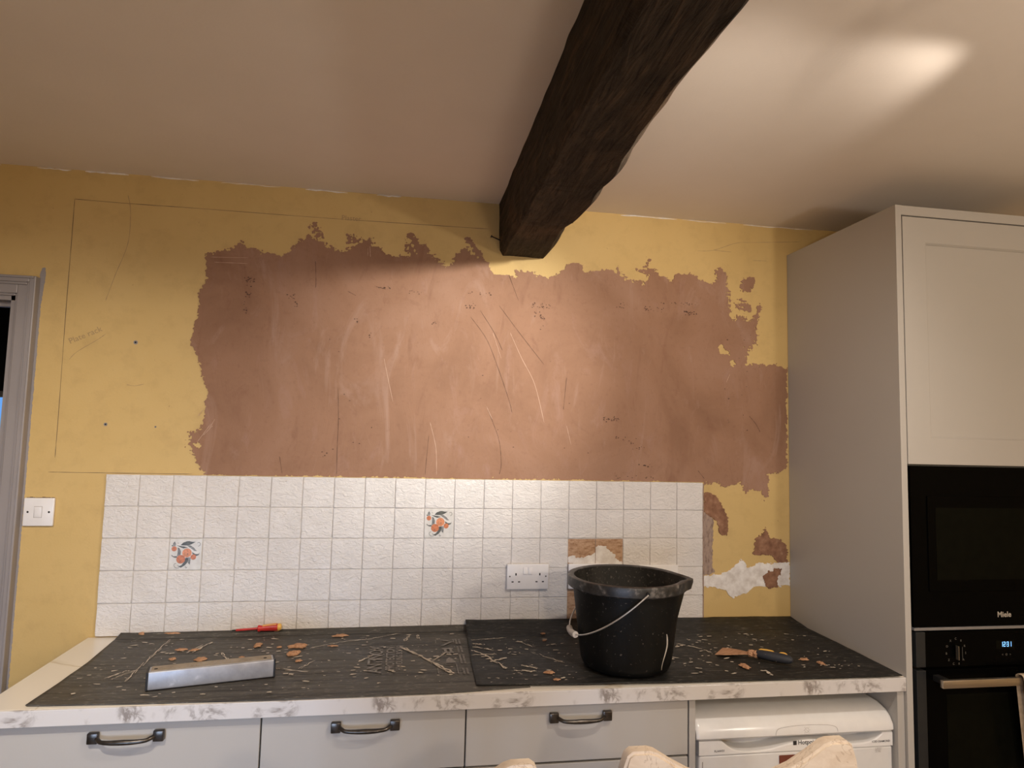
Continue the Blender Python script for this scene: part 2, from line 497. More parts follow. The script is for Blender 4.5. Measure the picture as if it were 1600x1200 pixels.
    # bucket
    m = M('black_rubber_bucket', 0.45, spec=0.16)
    st = m.noise(16, 4, .6, vec=m.mapped((1, 1, .15))); fl = m.noise(120, 3, .6)
    c = m.ramp(st, [(.3, (.0045, .0045, .004, 1)), (.7, (.0095, .0092, .0083, 1))])
    c = m.mix(m.ramp(fl, [(.655, 0.0), (.70, .6)]), c, (.13, .115, .10, 1)); m.color(c)
    m.bump(m.noise(50, 4), .15, .001); D['bucket'] = m.m
    m = M('dusty_bucket_inside', .6, spec=.2); c = m.ramp(m.noise(14, 5, .65, vec=m.mapped((1, 1, .25))), [(.3, (.012, .0115, .0105, 1)), (.7, (.04, .036, .031, 1))]); c = m.mix(m.ramp(m.noise(130, 3, .6), [(.60, 0.0), (.68, .7)]), c, (.14, .12, .10, 1)); m.color(c); D['bucket_in'] = m.m
    m = M('scuffed_rim', 0.4); m.color(m.ramp(m.noise(45, 5, .6), [(.35, (.012, .0115, .011, 1)), (.55, (.032, .03, .028, 1)), (.68, (.15, .135, .12, 1))])); D['rim'] = m.m
    D['wire'] = plain('galvanised_wire', (.55, .52, .48), .35, .7)
    D['grip'] = plain('grey_plastic_grip', (.52, .47, .42), .5)
    # appliances
    D['whitegoods'] = plain('white_enamel', (.78, .77, .755), .22, var=.02)
    D['whitedoor'] = plain('white_door_enamel', (.70, .69, .675), .3, var=.02)
    D['whiteplastic'] = plain('white_plastic', (.80, .775, .76), .3, var=.02)
    D['blackglass'] = plain('black_glass', (.0018, .0017, .0016), .12, var=.1, spec=.03)
    D['blackwin'] = plain('tinted_oven_glass', (.0045, .0045, .003), .18, var=.15, spec=.03)
    D['ovenframe'] = plain('anthracite_frame', (.035, .038, .042), .4, .5)
    m = M('brushed_steel', .34, .9); m.color(m.ramp(m.noise(30, 4, vec=m.mapped((.3, 8, 8))), [(.3, (.40, .34, .27, 1)), (.7, (.52, .45, .37, 1))])); D['steel'] = m.m
    m = M('anodised_aluminium', .34, .45); m.color(m.ramp(m.noise(28, 5, .6), [(.3, (.33, .33, .35, 1)), (.62, (.42, .42, .44, 1)), (.75, (.60, .60, .61, 1))])); m.rough(m.ramp(m.noise(18, 4), [(.3, .28), (.7, .5)])); D['alu'] = m.m
    m = M('plaster_coated_alu', .75, .15); m.color(m.ramp(m.noise(26, 5, .6), [(.3, (.27, .225, .17, 1)), (.7, (.40, .34, .265, 1))])); m.bump(m.noise(140, 3), .4, .001); D['alutop'] = m.m
    D['chrome'] = plain('cool_chrome', (.30, .30, .32), .35, .5)
    D['black'] = plain('black_plastic', (.012, .012, .012), .5)
    D['hole'] = plain('dark_slot', (.006, .005, .005), .8)
    D['screw'] = plain('screw_steel', (.28, .25, .22), .4, .7)
    D['red'] = plain('red_handle', (.50, .030, .028), .35, var=.15)
    D['yellowp'] = plain('yellow_handle', (.80, .47, .10), .4, var=.1)
    m = M('navy_rubber', .6); c = m.ramp(m.noise(40, 4), [(.3, (.018, .021, .030, 1)), (.7, (.032, .036, .048, 1))]); c = m.mix(m.ramp(m.noise(110, 2), [(.70, 0.0), (.74, .8)]), c, (.4, .36, .33, 1)); m.color(c); D['navy'] = m.m
    D['greytext'] = plain('grey_print', (.30, .27, .25), .5)
    D['darktext'] = plain('black_print', (.03, .028, .03), .5)
    D['paleprint'] = plain('silver_print', (.42, .38, .33), .4)
    D['dimprint'] = plain('dim_silver_print', (.14, .13, .115), .5)
    D['blue'] = emit('blue_display', (.22, .52, 1.0, 1), 1.6)
    D['bluewin'] = emit('dusk_sky_pane', (.16, .42, .95, 1), 0.9)
    m = M('grey_door_paint', .4); m.color(m.ramp(m.noise(5, 4), [(.3, (.27, .245, .24, 1)), (.7, (.31, .28, .272, 1))])); m.bump(m.noise(60, 4), .15, .001); D['doorpaint'] = m.m
    D['halldark'] = plain('dark_hall_wall', (.035, .035, .03), .8)  # near-black tone over all the hall walls
    m = M('limed_wood', .55); n = m.noise(6, 6, .65, vec=m.mapped((1.5, 6, 3)), dist=1.5)
    c = m.ramp(n, [(.3, (.60, .48, .36, 1)), (.55, (.72, .61, .49, 1)), (.7, (.78, .68, .56, 1))])
    c = m.mix(m.ramp(m.math('ABSOLUTE', m.math('SUBTRACT', m.noise(9, 4, .6, dist=1.2), .5)), [(0.0, .6), (.012, 0.0)]), c, (.40, .29, .20, 1)); m.color(c); m.bump(m.noise(90, 4), .25, .001); D['limed'] = m.m
    m = M('cream_towel', .95, spec=.1); m.color(m.ramp(m.noise(70, 4), [(.3, (.48, .37, .25, 1)), (.7, (.66, .53, .39, 1))])); m.bump(m.noise(300, 3), .6, .002); D['towel'] = m.m
    D['magnet'] = plain('red_brown_card', (.17, .045, .025), .6)
    D['graphite'] = plain('pencil_graphite', (.16, .105, .06), .8)
    D['pencilfaint'] = plain('faint_pencil', (.36, .25, .12), .8)
    D['scrdark'] = plain('scratch_dark', (.10, .05, .032), .9)  # dark brown of scratches, pits and the gap above the switch
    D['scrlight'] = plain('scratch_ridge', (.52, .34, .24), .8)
    D['plug'] = plain('grey_wall_plug', (.25, .23, .22), .6)
    D['glass'] = plain('window_pane', (.04, .05, .07), .08)
    return D
MT = make_mats()

# ------------------------------------------------------------------ wall outlines in metres (x along the wall, z up)
MAIN=[(0.256,2.1409),(0.2717,2.1463),(0.3072,2.1597),(0.3411,2.1686),(0.3602,2.1919),(0.3775,2.1734),(0.4083,2.1713),(0.4233,2.1591),(0.4708,2.1581),(0.4836,2.1502),(0.5062,2.1539),(0.5218,2.1749),(0.541,2.2095),(0.5823,2.2237),(0.6083,2.21),(0.6515,2.1908),(0.6904,2.1779),(0.7153,2.1954),(0.7636,2.2259),(0.7787,2.227),(0.8077,2.2065),(0.8524,2.1757),(0.8851,2.1803),(0.9181,2.1803),(0.9396,2.1954),(0.9158,2.2439),(0.9087,2.257),(0.9195,2.2624),(0.954,2.2284),(1.0114,2.1753),(1.0457,2.1525),(1.0677,2.1654),(1.0737,2.191),(1.0999,2.2205),(1.1223,2.2267),(1.1299,2.2019),(1.1598,2.1901),(1.1079,2.2534),(1.1144,2.2632),(1.1237,2.2592),(1.1874,2.1827),(1.1972,2.1579),(1.2231,2.1342),(1.3039,2.1301),(1.2918,2.1503),(1.3616,2.1525),(1.3736,2.1369),(1.4089,2.1322),(1.4556,2.1586),(1.4789,2.1837),(1.5073,2.1974),(1.5385,2.1877),(1.5413,2.1642),(1.5748,2.1688),(1.6352,2.1775),(1.6644,2.1722),(1.6715,2.1942),(1.6815,2.1734),(1.7013,2.1484),(1.7259,2.1356),(1.7702,2.1384),(1.7948,2.1567),(1.7724,2.1745),(1.7451,2.1871),(1.8069,2.1912),(1.8369,2.1714),(1.882,2.1526),(1.907,2.1832),(1.9701,2.18),(2.0083,2.1532),(2.0261,2.1422),(2.0645,2.1714),(2.0492,2.2047),(2.0826,2.2118),(2.098,2.1833),(2.103,2.1396),(2.1105,2.0717),(2.1206,2.0187),(2.1491,2.0397),(2.18,2.0219),(2.1982,2.0253),(2.2165,2.0434),(2.2246,2.0806),(2.2377,2.0813),(2.2241,1.9998),(2.2106,1.9261),(2.2,1.9038),(2.1846,1.9128),(2.1765,1.852),(2.2386,1.8522),(2.296,1.857),(2.3404,1.8443),(2.3364,1.4739),(2.3128,1.4569),(2.2612,1.449),(2.2605,1.3667),(2.2476,1.3501),(2.2325,1.3851),(2.1968,1.3894),(2.1714,1.3774),(2.1513,1.4192),(2.1134,1.4071),(2.0882,1.3951),(2.0632,1.4111),(2.0208,1.4105),(2.0009,1.4079),(1.764,1.4117),(1.4972,1.4148),(1.1023,1.4137),(0.7032,1.4144),(0.409,1.4101),(0.3101,1.4148),(0.3002,1.4167),(0.2699,1.4347),(0.2564,1.4653),(0.2465,1.5002),(0.2384,1.5062),(0.2417,1.5475),(0.2721,1.5628),(0.2782,1.6254),(0.284,1.6947),(0.2662,1.7297),(0.2418,1.8087),(0.2261,1.8397),(0.2269,1.8926),(0.2399,1.9401),(0.2377,2.0105),(0.261,2.0549),(0.2506,2.1297)]
HOLES=[[(2.0641,1.9168),(2.0819,1.9249),(2.0895,1.906),(2.11,1.9021),(2.1099,1.8852),(2.0717,1.886)],[(2.1098,1.8636),(2.1252,1.8667),(2.1328,1.8526),(2.1226,1.8425),(2.1123,1.8493)],[(2.1621,2.0526),(2.1828,2.0611),(2.2036,2.0476),(2.1879,2.0321),(2.1671,2.0358)],[(0.2457,1.5146),(0.2609,1.5211),(0.2715,1.5069),(0.2682,1.4965),(0.2521,1.5044)]]
ISLANDS=[[(2.1496,2.1547),(2.1626,2.1678),(2.1809,2.1837),(2.2149,2.1884),(2.2095,2.1584),(2.1962,2.1281),(2.1624,2.1285),(2.1521,2.1377)],[(2.1363,2.078),(2.1571,2.089),(2.1778,2.0853),(2.1932,2.0617),(2.175,2.0509),(2.157,2.0694),(2.1414,2.0588)],[(0.5847,2.2618),(0.5973,2.265),(0.6215,2.2445),(0.631,2.2228),(0.6139,2.226),(0.5922,2.2378)],[(0.9073,2.2341),(0.9276,2.2219),(0.9355,2.186),(0.9178,2.1893),(0.9039,2.2066)],[(1.7893,2.2286),(1.8017,2.2222),(1.7796,2.2038),(1.7722,2.1937)],[(0.707,2.2397),(0.733,2.2349),(0.7549,2.2275),(0.7256,2.2073),(0.7061,2.2104)]]
RIGHT1=[(2.0034,1.3733),(2.0282,1.3782),(2.0531,1.3646),(2.083,1.3255),(2.1004,1.284),(2.0978,1.2241),(2.0703,1.2241),(2.0555,1.2723),(2.0381,1.2883),(2.0084,1.3065)]
STRIP=[(2.0047,1.3065),(2.0257,1.2975),(2.0431,1.2791),(2.0404,1.1123),(2.0503,1.0917),(2.0281,1.0851),(2.006,1.083)]
RIGHT2=[(2.2017,1.1543),(2.2083,1.2091),(2.2338,1.2265),(2.2467,1.2498),(2.2594,1.2323),(2.2592,1.2149),(2.3103,1.2062),(2.3326,1.1887),(2.3351,1.1277),(2.2967,1.1279),(2.2714,1.1511),(2.2396,1.1542)]
RIGHT3=[(2.2327,1.0765),(2.2454,1.0879),(2.2837,1.0991),(2.3092,1.0989),(2.2929,1.0644),(2.2926,1.0385),(2.2576,1.0303),(2.2451,1.0477)]
FILLER=[(2.0054,1.0785),(2.0701,1.0836),(2.1136,1.1003),(2.1512,1.1373),(2.1669,1.1286),(2.1762,1.1056),(2.2204,1.1226),(2.2966,1.1221),(2.3415,1.1247),(2.3457,1.0408),(2.2704,1.0388),(2.2009,1.0396),(2.1694,1.0143),(2.1257,1.0035),(2.1194,0.9979),(2.0947,1.0209),(2.07,1.0326),(2.0054,1.0446)]
ADHESIVE=[(1.4995,1.1488),(1.5144,1.1542),(1.5549,1.1458),(1.578,1.154),(1.5982,1.1649),(1.6037,1.1871),(1.6359,1.187),(1.6537,1.1648),(1.6715,1.1536),(1.6776,1.1369),(1.6953,1.1312),(1.6954,1.1246),(1.4999,1.1257)]
TAPE=[(-0.2409,2.0252),(-0.2354,2.0504),(-0.2252,2.0636),(-0.2191,2.0556),(-0.2218,2.0181),(-0.2237,1.8942),(-0.228,1.8529)]
DARK_SCR=[[(1.1364,1.9778),(1.1951,1.9013),(1.2386,1.8013),(1.2801,1.6901),(1.2925,1.6456)],[(1.1696,2.0024),(1.2217,1.9253),(1.2529,1.8631)],[(1.2374,2.0222),(1.3204,1.9188),(1.4036,1.8195)],[(1.2016,1.6652),(1.2256,1.6101),(1.2498,1.544),(1.2585,1.4667),(1.2527,1.4313)],[(0.6961,1.7139),(0.7025,1.6171),(0.7031,1.51),(0.705,1.4208)],[(1.0057,1.5602),(1.0014,1.4947),(0.9973,1.4252)],[(0.5197,1.4787),(0.5307,1.4223)],[(0.7134,2.0435),(0.7417,2.0296)],[(0.8069,2.0648),(0.8418,2.0579)],[(1.4861,1.7771),(1.4803,1.7082),(1.4765,1.6625)],[(1.2691,2.1349),(1.3059,2.0446)],[(2.1857,1.6606),(2.2112,1.6328),(2.229,1.6023)],[(1.9835,1.4563),(2.0084,1.4266)],[(0.6031,2.1407),(0.6085,2.0702),(0.6074,2.0481)]]
LIGHT_SCR=[[(0.8447,1.8181),(0.8601,1.7528),(0.8805,1.6703)],[(1.2016,1.6652),(1.223,1.6212)],[(1.2788,1.9282),(1.3222,1.8389),(1.3703,1.7498),(1.4077,1.6152)],[(1.2172,1.9251),(1.2491,1.8357)],[(1.0085,1.6041),(1.0311,1.5171),(1.0363,1.4258)],[(1.4891,1.6061),(1.5066,1.5387)],[(2.1097,1.8132),(2.0943,1.7816)],[(0.3115,1.5951),(0.2939,1.5592)],[(0.3068,1.5742),(0.2792,1.5423)],[(0.3005,1.5802),(0.2628,1.5212)],[(0.2599,1.604),(0.2743,1.6253)],[(0.2686,2.1309),(0.3856,2.1368)],[(0.2796,2.1144),(0.3846,2.1171)],[(0.7817,2.2046),(0.7854,2.1666)],[(0.7755,2.1974),(0.7766,2.1705)]]
PENCIL=[[(-0.1576,2.2938),(0.0019,2.2921),(0.1989,2.2931),(0.579,2.2927),(0.826,2.2941),(1.1957,2.2972)],[(-0.1576,2.2938),(-0.1572,2.1058),(-0.1571,1.8977),(-0.1548,1.612),(-0.1548,1.4615)],[(-0.1708,1.4075),(-0.0049,1.408),(0.2518,1.4119)],[(-0.1368,1.7712),(-0.1163,1.7968),(-0.0591,1.8386),(-0.0359,1.8584)],[(1.9827,2.2736),(2.0467,2.2806),(2.1373,2.3142),(2.2158,2.3224),(2.4022,2.3385)],[(2.0467,2.2806),(2.119,2.2783)],[(2.2022,2.2519),(2.2627,2.2535)],[(0.0001,2.3199),(0.0114,2.2671),(0.0107,2.16),(-0.0205,2.0518),(-0.0433,1.9664)],[(0.0376,1.6981),(0.0607,1.6949),(0.089,1.7021)]]
PITS=[(0.3937,2.0632,0.0168,0.0084,18),(0.3917,2.024,0.0105,0.021,14),(0.3845,1.9696,0.0063,0.021,8),(0.5298,2.0149,0.0126,0.0084,8),(0.5477,1.9875,0.0084,0.0084,5),(0.835,2.0643,0.021,0.0042,8),(0.9447,2.0529,0.0315,0.0084,8),(0.754,1.9417,0.0126,0.0084,4),(0.7987,1.8932,0.0063,0.0126,4),(1.1353,2.0164,0.021,0.0105,14),(1.168,2.0617,0.0462,0.0042,10),(1.3875,2.0307,0.0336,0.0105,26),(1.3766,1.9977,0.021,0.0105,10),(1.3958,1.9687,0.0084,0.0252,10),(1.6853,2.0476,0.0168,0.0126,10),(1.8079,2.0426,0.042,0.0105,16),(1.9074,2.0674,0.0735,0.0063,16),(1.9577,2.0341,0.0294,0.0084,26),(1.763,1.5329,0.0525,0.0063,6),(1.6539,1.6335,0.0294,0.0105,26),(1.7098,1.5593,0.042,0.0126,12),(1.7877,1.4692,0.0315,0.0063,8),(1.7398,1.4296,0.084,0.0063,10),(0.6626,1.4879,0.0084,0.0084,5),(1.0145,1.9487,0.0126,0.0042,4),(2.1351,1.7783,0.063,0.189,14),(1.067,1.6941,0.525,0.189,20)]
# ------------------------------------------------------------------ the setting
ZT = 0.91          # worktop surface
ZTILE = 1.4134     # top of the tiles
ZC = 2.391         # ceiling
XC = 2.345         # left face of the tall cabinet
YF = -0.572        # front plane of worktop and tall cabinet
X0, X1, Y0 = -1.9, 3.7, -4.2
DX0, DX1, DZ = -1.08, -0.301, 1.966      # doorway
rng = random.Random(7)

struct(obj('floor', bbox(X0 - .1, X1 + .1, Y0 - .1, 2.6, -0.1, 0.0), MT['floor']))
struct(obj('ceiling', bbox(X0 - .1, X1 + .1, Y0 - .1, 2.6, ZC, ZC + 0.1), MT['ceiling']))
b = BM()
for (xa, xb, za, zb) in ((X0, DX0, 0, ZC), (DX0, DX1, DZ, ZC), (DX1, X1, 0, ZC)):
    box(b, xa, xb, 0.0, 0.1, za, zb)
wall = struct(obj('wall_back', b, MT['yellow']), 'yellow painted kitchen wall with bare plaster patches')
struct(obj('wall_left', bbox(X0 - .1, X0, Y0, 0.1, 0, ZC), MT['roomwall']))
struct(obj('wall_right', bbox(X1, X1 + .1, Y0, 0.1, 0, ZC), MT['roomwall']))
b = BM()
WX0, WX1, WZ0, WZ1 = -0.95, 0.75, 0.30, 1.45
for (xa, xb, za, zb) in ((X0 - .1, WX0, 0, ZC), (WX1, X1 + .1, 0, ZC), (WX0, WX1, 0, WZ0), (WX0, WX1, WZ1, ZC)):
    box(b, xa, xb, Y0 - .1, Y0, za, zb)
struct(obj('wall_front', b, MT['roomwall']))
w1 = struct(obj('added_window', bbox(WX0, WX1, Y0 - .07, Y0 - .06, WZ0, WZ1), MT['glass']))  # unseen window, added to go with the cool fill light
b = BM()
for (xa, xb, za, zb) in ((WX0, WX0 + .05, WZ0, WZ1), (WX1 - .05, WX1, WZ0, WZ1), (WX0, WX1, WZ0, WZ0 + .05), (WX0, WX1, WZ1 - .05, WZ1), (-.125, -.075, WZ0, WZ1)):
    box(b, xa, xb, Y0 - .09, Y0 - .03, za, zb, .004)
obj('window_frame', b, MT['whiteplastic'], w1)
# hall beyond the doorway
b = BM()
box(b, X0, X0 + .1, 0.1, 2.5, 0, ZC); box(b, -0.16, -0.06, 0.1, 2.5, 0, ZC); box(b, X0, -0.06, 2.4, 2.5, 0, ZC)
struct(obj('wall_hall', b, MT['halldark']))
w2 = struct(obj('window_2', bbox(-1.62, -1.275, 2.385, 2.396, 1.28, 1.74), MT['bluewin']))
b = BM()
for (xa, xb, za, zb) in ((-1.66, -1.62, 1.24, 1.78), (-1.275, -1.235, 1.24, 1.78), (-1.62, -1.275, 1.24, 1.28), (-1.62, -1.275, 1.74, 1.78), (-1.46, -1.44, 1.28, 1.74)):
    box(b, xa, xb, 2.36, 2.398, za, zb, .003)
obj('window_frame', b, MT['whiteplastic'], w2)
# door frame with moulded architrave
door = struct(obj('door_1', bbox(DX1 - .014, DX1, -0.004, 0.104, 0, DZ), MT['doorpaint']), 'grey painted door frame with moulded architrave')
b = BM()
def arch_strip(o0, o1, t):
    box(b, DX1 + o0, DX1 + o1, -t, 0.0, 0, DZ + o1, .0025)
    box(b, DX0 - o1, DX0 - o0, -t, 0.0, 0, DZ + o1, .0025)
    box(b, DX0 - o0, DX1 + o0, -t, 0.0, DZ + o0, DZ + o1, .0025)
for a in ((0, .008, .011), (.007, .036, .016), (.035, .044, .020), (.043, .056, .024), (.055, .063, .027)):
    arch_strip(*a)
obj('architrave', b, MT['doorpaint'], door)
b = BM()
box(b, DX0, DX0 + .014, -0.004, 0.104, 0, DZ); box(b, DX0, DX1, -0.004, 0.104, DZ - .014, DZ)
box(b, DX1 - .030, DX1 - .014, 0.03, 0.05, 0, DZ - .014, .002); box(b, DX0, DX1, 0.03, 0.05, DZ - .030, DZ - .014, .002)
obj('door_lining', b, MT['doorpaint'], door)
# paint overlap beside the architrave
pv = [(-.240, .30), (-.240, 2.05), (-.236, 2.062), (-.226, 2.064), (-.224, 2.04), (-.231, 1.95), (-.232, 1.4), (-.233, .30)]
V, Fc = patch_mesh([pv], [], .0025, -.0008, .0022, 31)
obj('paint_overlap', (V, Fc), MT['doorpaint'], wall)

# plaster on the wall
V, Fc = patch_mesh([MAIN] + ISLANDS, HOLES, .0022, -.0022, .0105, 3, clip=(0, XC - .001, ZTILE - .25, 2.39), cut=(2.007, ZTILE + .0012), busy=((2.13, 2.08, .07, 2.2), (2.18, 1.95, .06, 2.2), (.80, 2.23, .10, 1.1), (.99, 2.21, .06, 1.3), (1.75, 2.13, .10, .9), (.235, 1.52, .04, 1.5), (.55, 2.24, .12, .9)))
obj('plaster_patch', (V, Fc), MT['plaster'], wall)['label'] = 'large ragged patch of pink brown plaster'
for k, (nm, po, mt, y, ro) in enumerate((('plaster_patch', RIGHT1, 'plaster_dark', -.003, .006), ('plaster_patch', RIGHT2, 'plaster_dark', -.003, .008),
                                        ('filler_strip', FILLER, 'filler', -.0022, .007), ('plaster_patch', RIGHT3, 'plaster_dark', -.0038, .008), ('mortar_strip', STRIP, 'mortar', -.002, .004))):
    V, Fc = patch_mesh([po], [], .002, y, ro, 50 + k, clip=(2.0065, XC - .001, .9135, 1.5))
    obj(nm, (V, Fc), MT[mt], wall)
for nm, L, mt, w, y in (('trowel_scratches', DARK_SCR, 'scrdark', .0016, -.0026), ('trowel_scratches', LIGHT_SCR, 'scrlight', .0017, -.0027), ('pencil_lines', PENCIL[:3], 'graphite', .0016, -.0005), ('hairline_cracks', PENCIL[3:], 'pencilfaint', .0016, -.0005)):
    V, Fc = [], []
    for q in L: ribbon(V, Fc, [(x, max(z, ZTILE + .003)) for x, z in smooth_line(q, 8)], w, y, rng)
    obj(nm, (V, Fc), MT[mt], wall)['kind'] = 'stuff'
V, Fc = [], []
for (x, z, a, c_, n) in PITS:
    for i in range(n):
        px, pz = x + rng.uniform(-a, a), max(z + rng.uniform(-c_, c_), ZTILE + .004)
        s, t = rng.uniform(.0014, .0042), rng.uniform(.0009, .0026)
        k = len(V)
        V += [(px - s, -.0027, pz), (px, -.0027, pz - t), (px + s, -.0027, pz), (px, -.0027, pz + t)]
        Fc.append((k, k + 1, k + 2, k + 3))
o = obj('plaster_pits', (V, Fc), MT['scrdark'], wall); o['kind'] = 'stuff'
for (x, z, r) in ((.0553, 1.8358, .0065), (-.016, 1.5695, .0055), (.1323, 1.5653, .003)):
    b = BM(); lathe(b, [(r * .45, .004), (r * .5, .0002), (r, 0), (r * 1.05, .003)], 14)
    bmesh.ops.rotate(b, cent=(0, 0, 0), matrix=Matrix.Rotation(-math.pi / 2, 3, 'X'), verts=b.verts)
    o = obj('wall_plug', b, MT['plug'], wall, loc=(x, -.0012, z))
    b = BM(); lathe(b, [(0.0001, 0), (r * .48, 0)], 12); bmesh.ops.rotate(b, cent=(0, 0, 0), matrix=Matrix.Rotation(-math.pi / 2, 3, 'X'), verts=b.verts)
    obj('plug_hole', b, MT['hole'], o, loc=(0, -.0002, 0))
text('pencil_note', 'Plate rack', .026, MT['pencilfaint'], wall, (-.095, -.0006, 1.852), (math.pi / 2, -math.radians(27), 0))
text('pencil_note', 'Plaster', .024, MT['pencilfaint'], wall, (.715, -.0006, 2.298), ONWALL)

# pale cut-in line of paint along the ceiling
V, Fc = [], []
x = X0 + .1
while x < XC:
    w_ = rng.uniform(.04, .3)
    if not (1.15 < x + w_ and x < 1.5): ribbon(V, Fc, [(x + w_ * k / 8, ZC - .003 + rng.uniform(-.0018, .0012)) for k in range(9)], rng.uniform(.002, .006), -.0006, rng)
    x += w_ + rng.uniform(.0, .12)
obj('paint_line', (V, Fc), MT['filler'], wall)['kind'] = 'stuff'

# ------------------------------------------------------------------ beam
def beam():
    ny, V, Fc = 300, [], []
    L = 4.2
    sec = []
    def lerp(a, c_, n): return [(a[0] + (c_[0] - a[0]) * i / n, a[1] + (c_[1] - a[1]) * i / n) for i in range(n)]
    A, B_, C_, D_, E_ = (1.228, ZC + .02), (1.233, 2.222), (1.246, 2.204), (1.388, 2.203), (1.414, 2.232)
    F_ = (1.43, ZC + .02)
    sec = lerp(A, B_, 8) + lerp(B_, C_, 3) + lerp(C_, D_, 12) + lerp(D_, E_, 4) + lerp(E_, F_, 8) + [F_]
    S = np.array(sec); n = len(S)
    for i in range(ny + 1):
        y = -L * i / ny
        for k in range(n):
            x, z = S[k]
            yy = np.array(y)
            wob = .014 * vnoise(yy / .55, np.array(1.5), 11) * (k < 14) + (.032 * vnoise(yy / .30, np.array(3.3), 12) + .022 * vnoise(yy / .11, np.array(5.1), 13)) * (k >= 16)
            low = .014 * vnoise(yy / .5, np.array(7.7), 14) if 9 <= k <= 26 else 0
            fine = .008 * vnoise(yy / .06, np.array(k * .37), 15)
            V.append((x + float(wob) + float(fine) * .6, y, z + float(low) + float(fine) * (.5 if z < 2.35 else 0)))
    for i in range(ny):
        for k in range(n - 1):
            a = i * n + k
            Fc.append((a, a + 1, a + n + 1, a + n))
    Fc.append(tuple(range(n)))
    return V, Fc
bo = obj('ceiling_beam', beam(), MT['oak'], smooth=True)
tag(bo, 'dark rough-hewn oak ceiling beam running out from the yellow wall', 'beam')
for (p0, p1, r) in (((1.236, -.02, 2.252), (1.200, -.03, 2.262), .0022), ((1.405, -.30, 2.262), (1.432, -.30, 2.264), .0016), ((1.405, -.29, 2.245), (1.425, -.29, 2.246), .0016), ((1.41, -.62, 2.262), (1.428, -.62, 2.263), .0016)):
    b = tube(BM(), [p0, p1], r, 8); d = (Vector(p1) - Vector(p0)).normalized()
    tube(b, [Vector(p1), Vector(p1) + d * .002], r * 2.2, 8)
    obj('nail', b, MT['iron'], bo)

# ------------------------------------------------------------------ tiled splashback
spl = empty('tiled_splashback', (0, 0, ZT), 'white square-tiled splashback with two orange fruit tiles', 'splashback')
def sloc(o, x, y, z): o.location = (x, y, z - ZT); return o
obj('grout_bed', bbox(0.002, 1.998, -.0058, -.0004, 0.0035, ZTILE - ZT - .001), MT['grout'], spl)
def tile_mesh(seed, w=.0491, t=.0092):
    r = random.Random(seed)
    V, Fc = [], []
    n = 8
    rings = [(1.0, -.001), (1.0, -t * .72), (.992, -t * .93), (.978, -t), (.95, -t), (.5, -t)]
    def sq(k, s):
        u = [(-1, -1), (1, -1), (1, 1), (-1, 1)]
        a, c_ = u[k // n], u[(k // n + 1) % 4]; f = (k % n) / n
        return (a[0] + (c_[0] - a[0]) * f) * s, (a[1] + (c_[1] - a[1]) * f) * s
    off = [r.uniform(-.00045, .00045) for _ in range(4 * n)]
    for s, y in rings:
        for k in range(4 * n):
            x, z = sq(k, s * w)
            V.append((x + (off[k] if s > .9 else 0), y + (off[(k * 3) % (4 * n)] * .5 if s > .96 and y < -.002 else 0), z + (off[(k + 5) % (4 * n)] if s > .9 else 0)))
    N = 4 * n
    for i in range(len(rings) - 1):
        for k in range(N):
            Fc.append((i * N + k, i * N + (k + 1) % N, (i + 1) * N + (k + 1) % N, (i + 1) * N + k))
    Fc.append(tuple(range((len(rings) - 1) * N, len(rings) * N)))
    me = bpy.data.meshes.new('tile'); me.from_pydata(V, [], Fc); me.materials.append(MT['tile'])
    me.polygons.foreach_set('use_smooth', [True] * len(Fc)); me.update()
    return me
TM = [tile_mesh(s) for s in range(6)]
DM = tile_mesh(77); DM.materials.clear(); DM.materials.append(MT['decor'])
MISSING = {(15, 2), (16, 2), (15, 3), (16, 3), (15, 4), (16, 4)}
def disc(cx, cy, r, n=22, ry=None):
    ry = ry or r
    return [(cx + r * math.cos(2 * math.pi * i / n), cy + ry * math.sin(2 * math.pi * i / n)) for i in range(n)]
ORN = [(3, [(230, 400), (225, 330), (265, 275), (295, 340), (290, 400)]), (2, [(190, 380), (215, 368), (240, 405), (205, 402)]),
       (2, [(410, 375), (470, 310), (560, 275), (620, 272), (680, 288), (770, 290), (690, 340), (620, 375), (540, 382)]),
       (3, [(560, 380), (650, 380), (730, 430), (780, 490), (820, 525), (750, 522), (680, 465), (620, 425)]),
       (2, [(315, 378), (400, 392), (500, 408), (590, 435), (480, 455), (420, 432)]),
       (3, [(345, 430), (390, 450), (430, 540), (420, 620), (380, 670), (335, 650), (350, 560)]), (2, [(335, 650), (350, 690), (290, 690), (235, 668), (208, 620), (255, 655)]),
       (2, [(690, 545), (780, 598), (850, 600), (882, 565), (862, 625), (800, 652), (720, 612)]),
       (2, [(550, 690), (625, 690), (605, 800), (545, 880), (450, 942), (375, 912), (455, 880), (520, 800)]),
       (3, [(610, 680), (672, 690), (668, 800), (662, 872), (612, 822)]),
       (0, disc(575, 570, 114)), (1, disc(435, 730, 108)), (1, disc(735, 675, 68)), (1, disc(262, 465, 63)),
       (2, disc(595, 595, 14, 10)), (2, disc(418, 778, 10, 10)), (2, disc(760, 690, 9, 10)), (2, disc(250, 466, 8, 8))]
CURL = [[(815, 325), (850, 300), (882, 330), (880, 375), (835, 405)], [(330, 830), (285, 850), (290, 910), (340, 950), (410, 945)], [(560, 895), (555, 935), (585, 950), (595, 915)], [(365, 330), (335, 315)], [(370, 870), (385, 890), (365, 900)], [(210, 620), (215, 655)]]
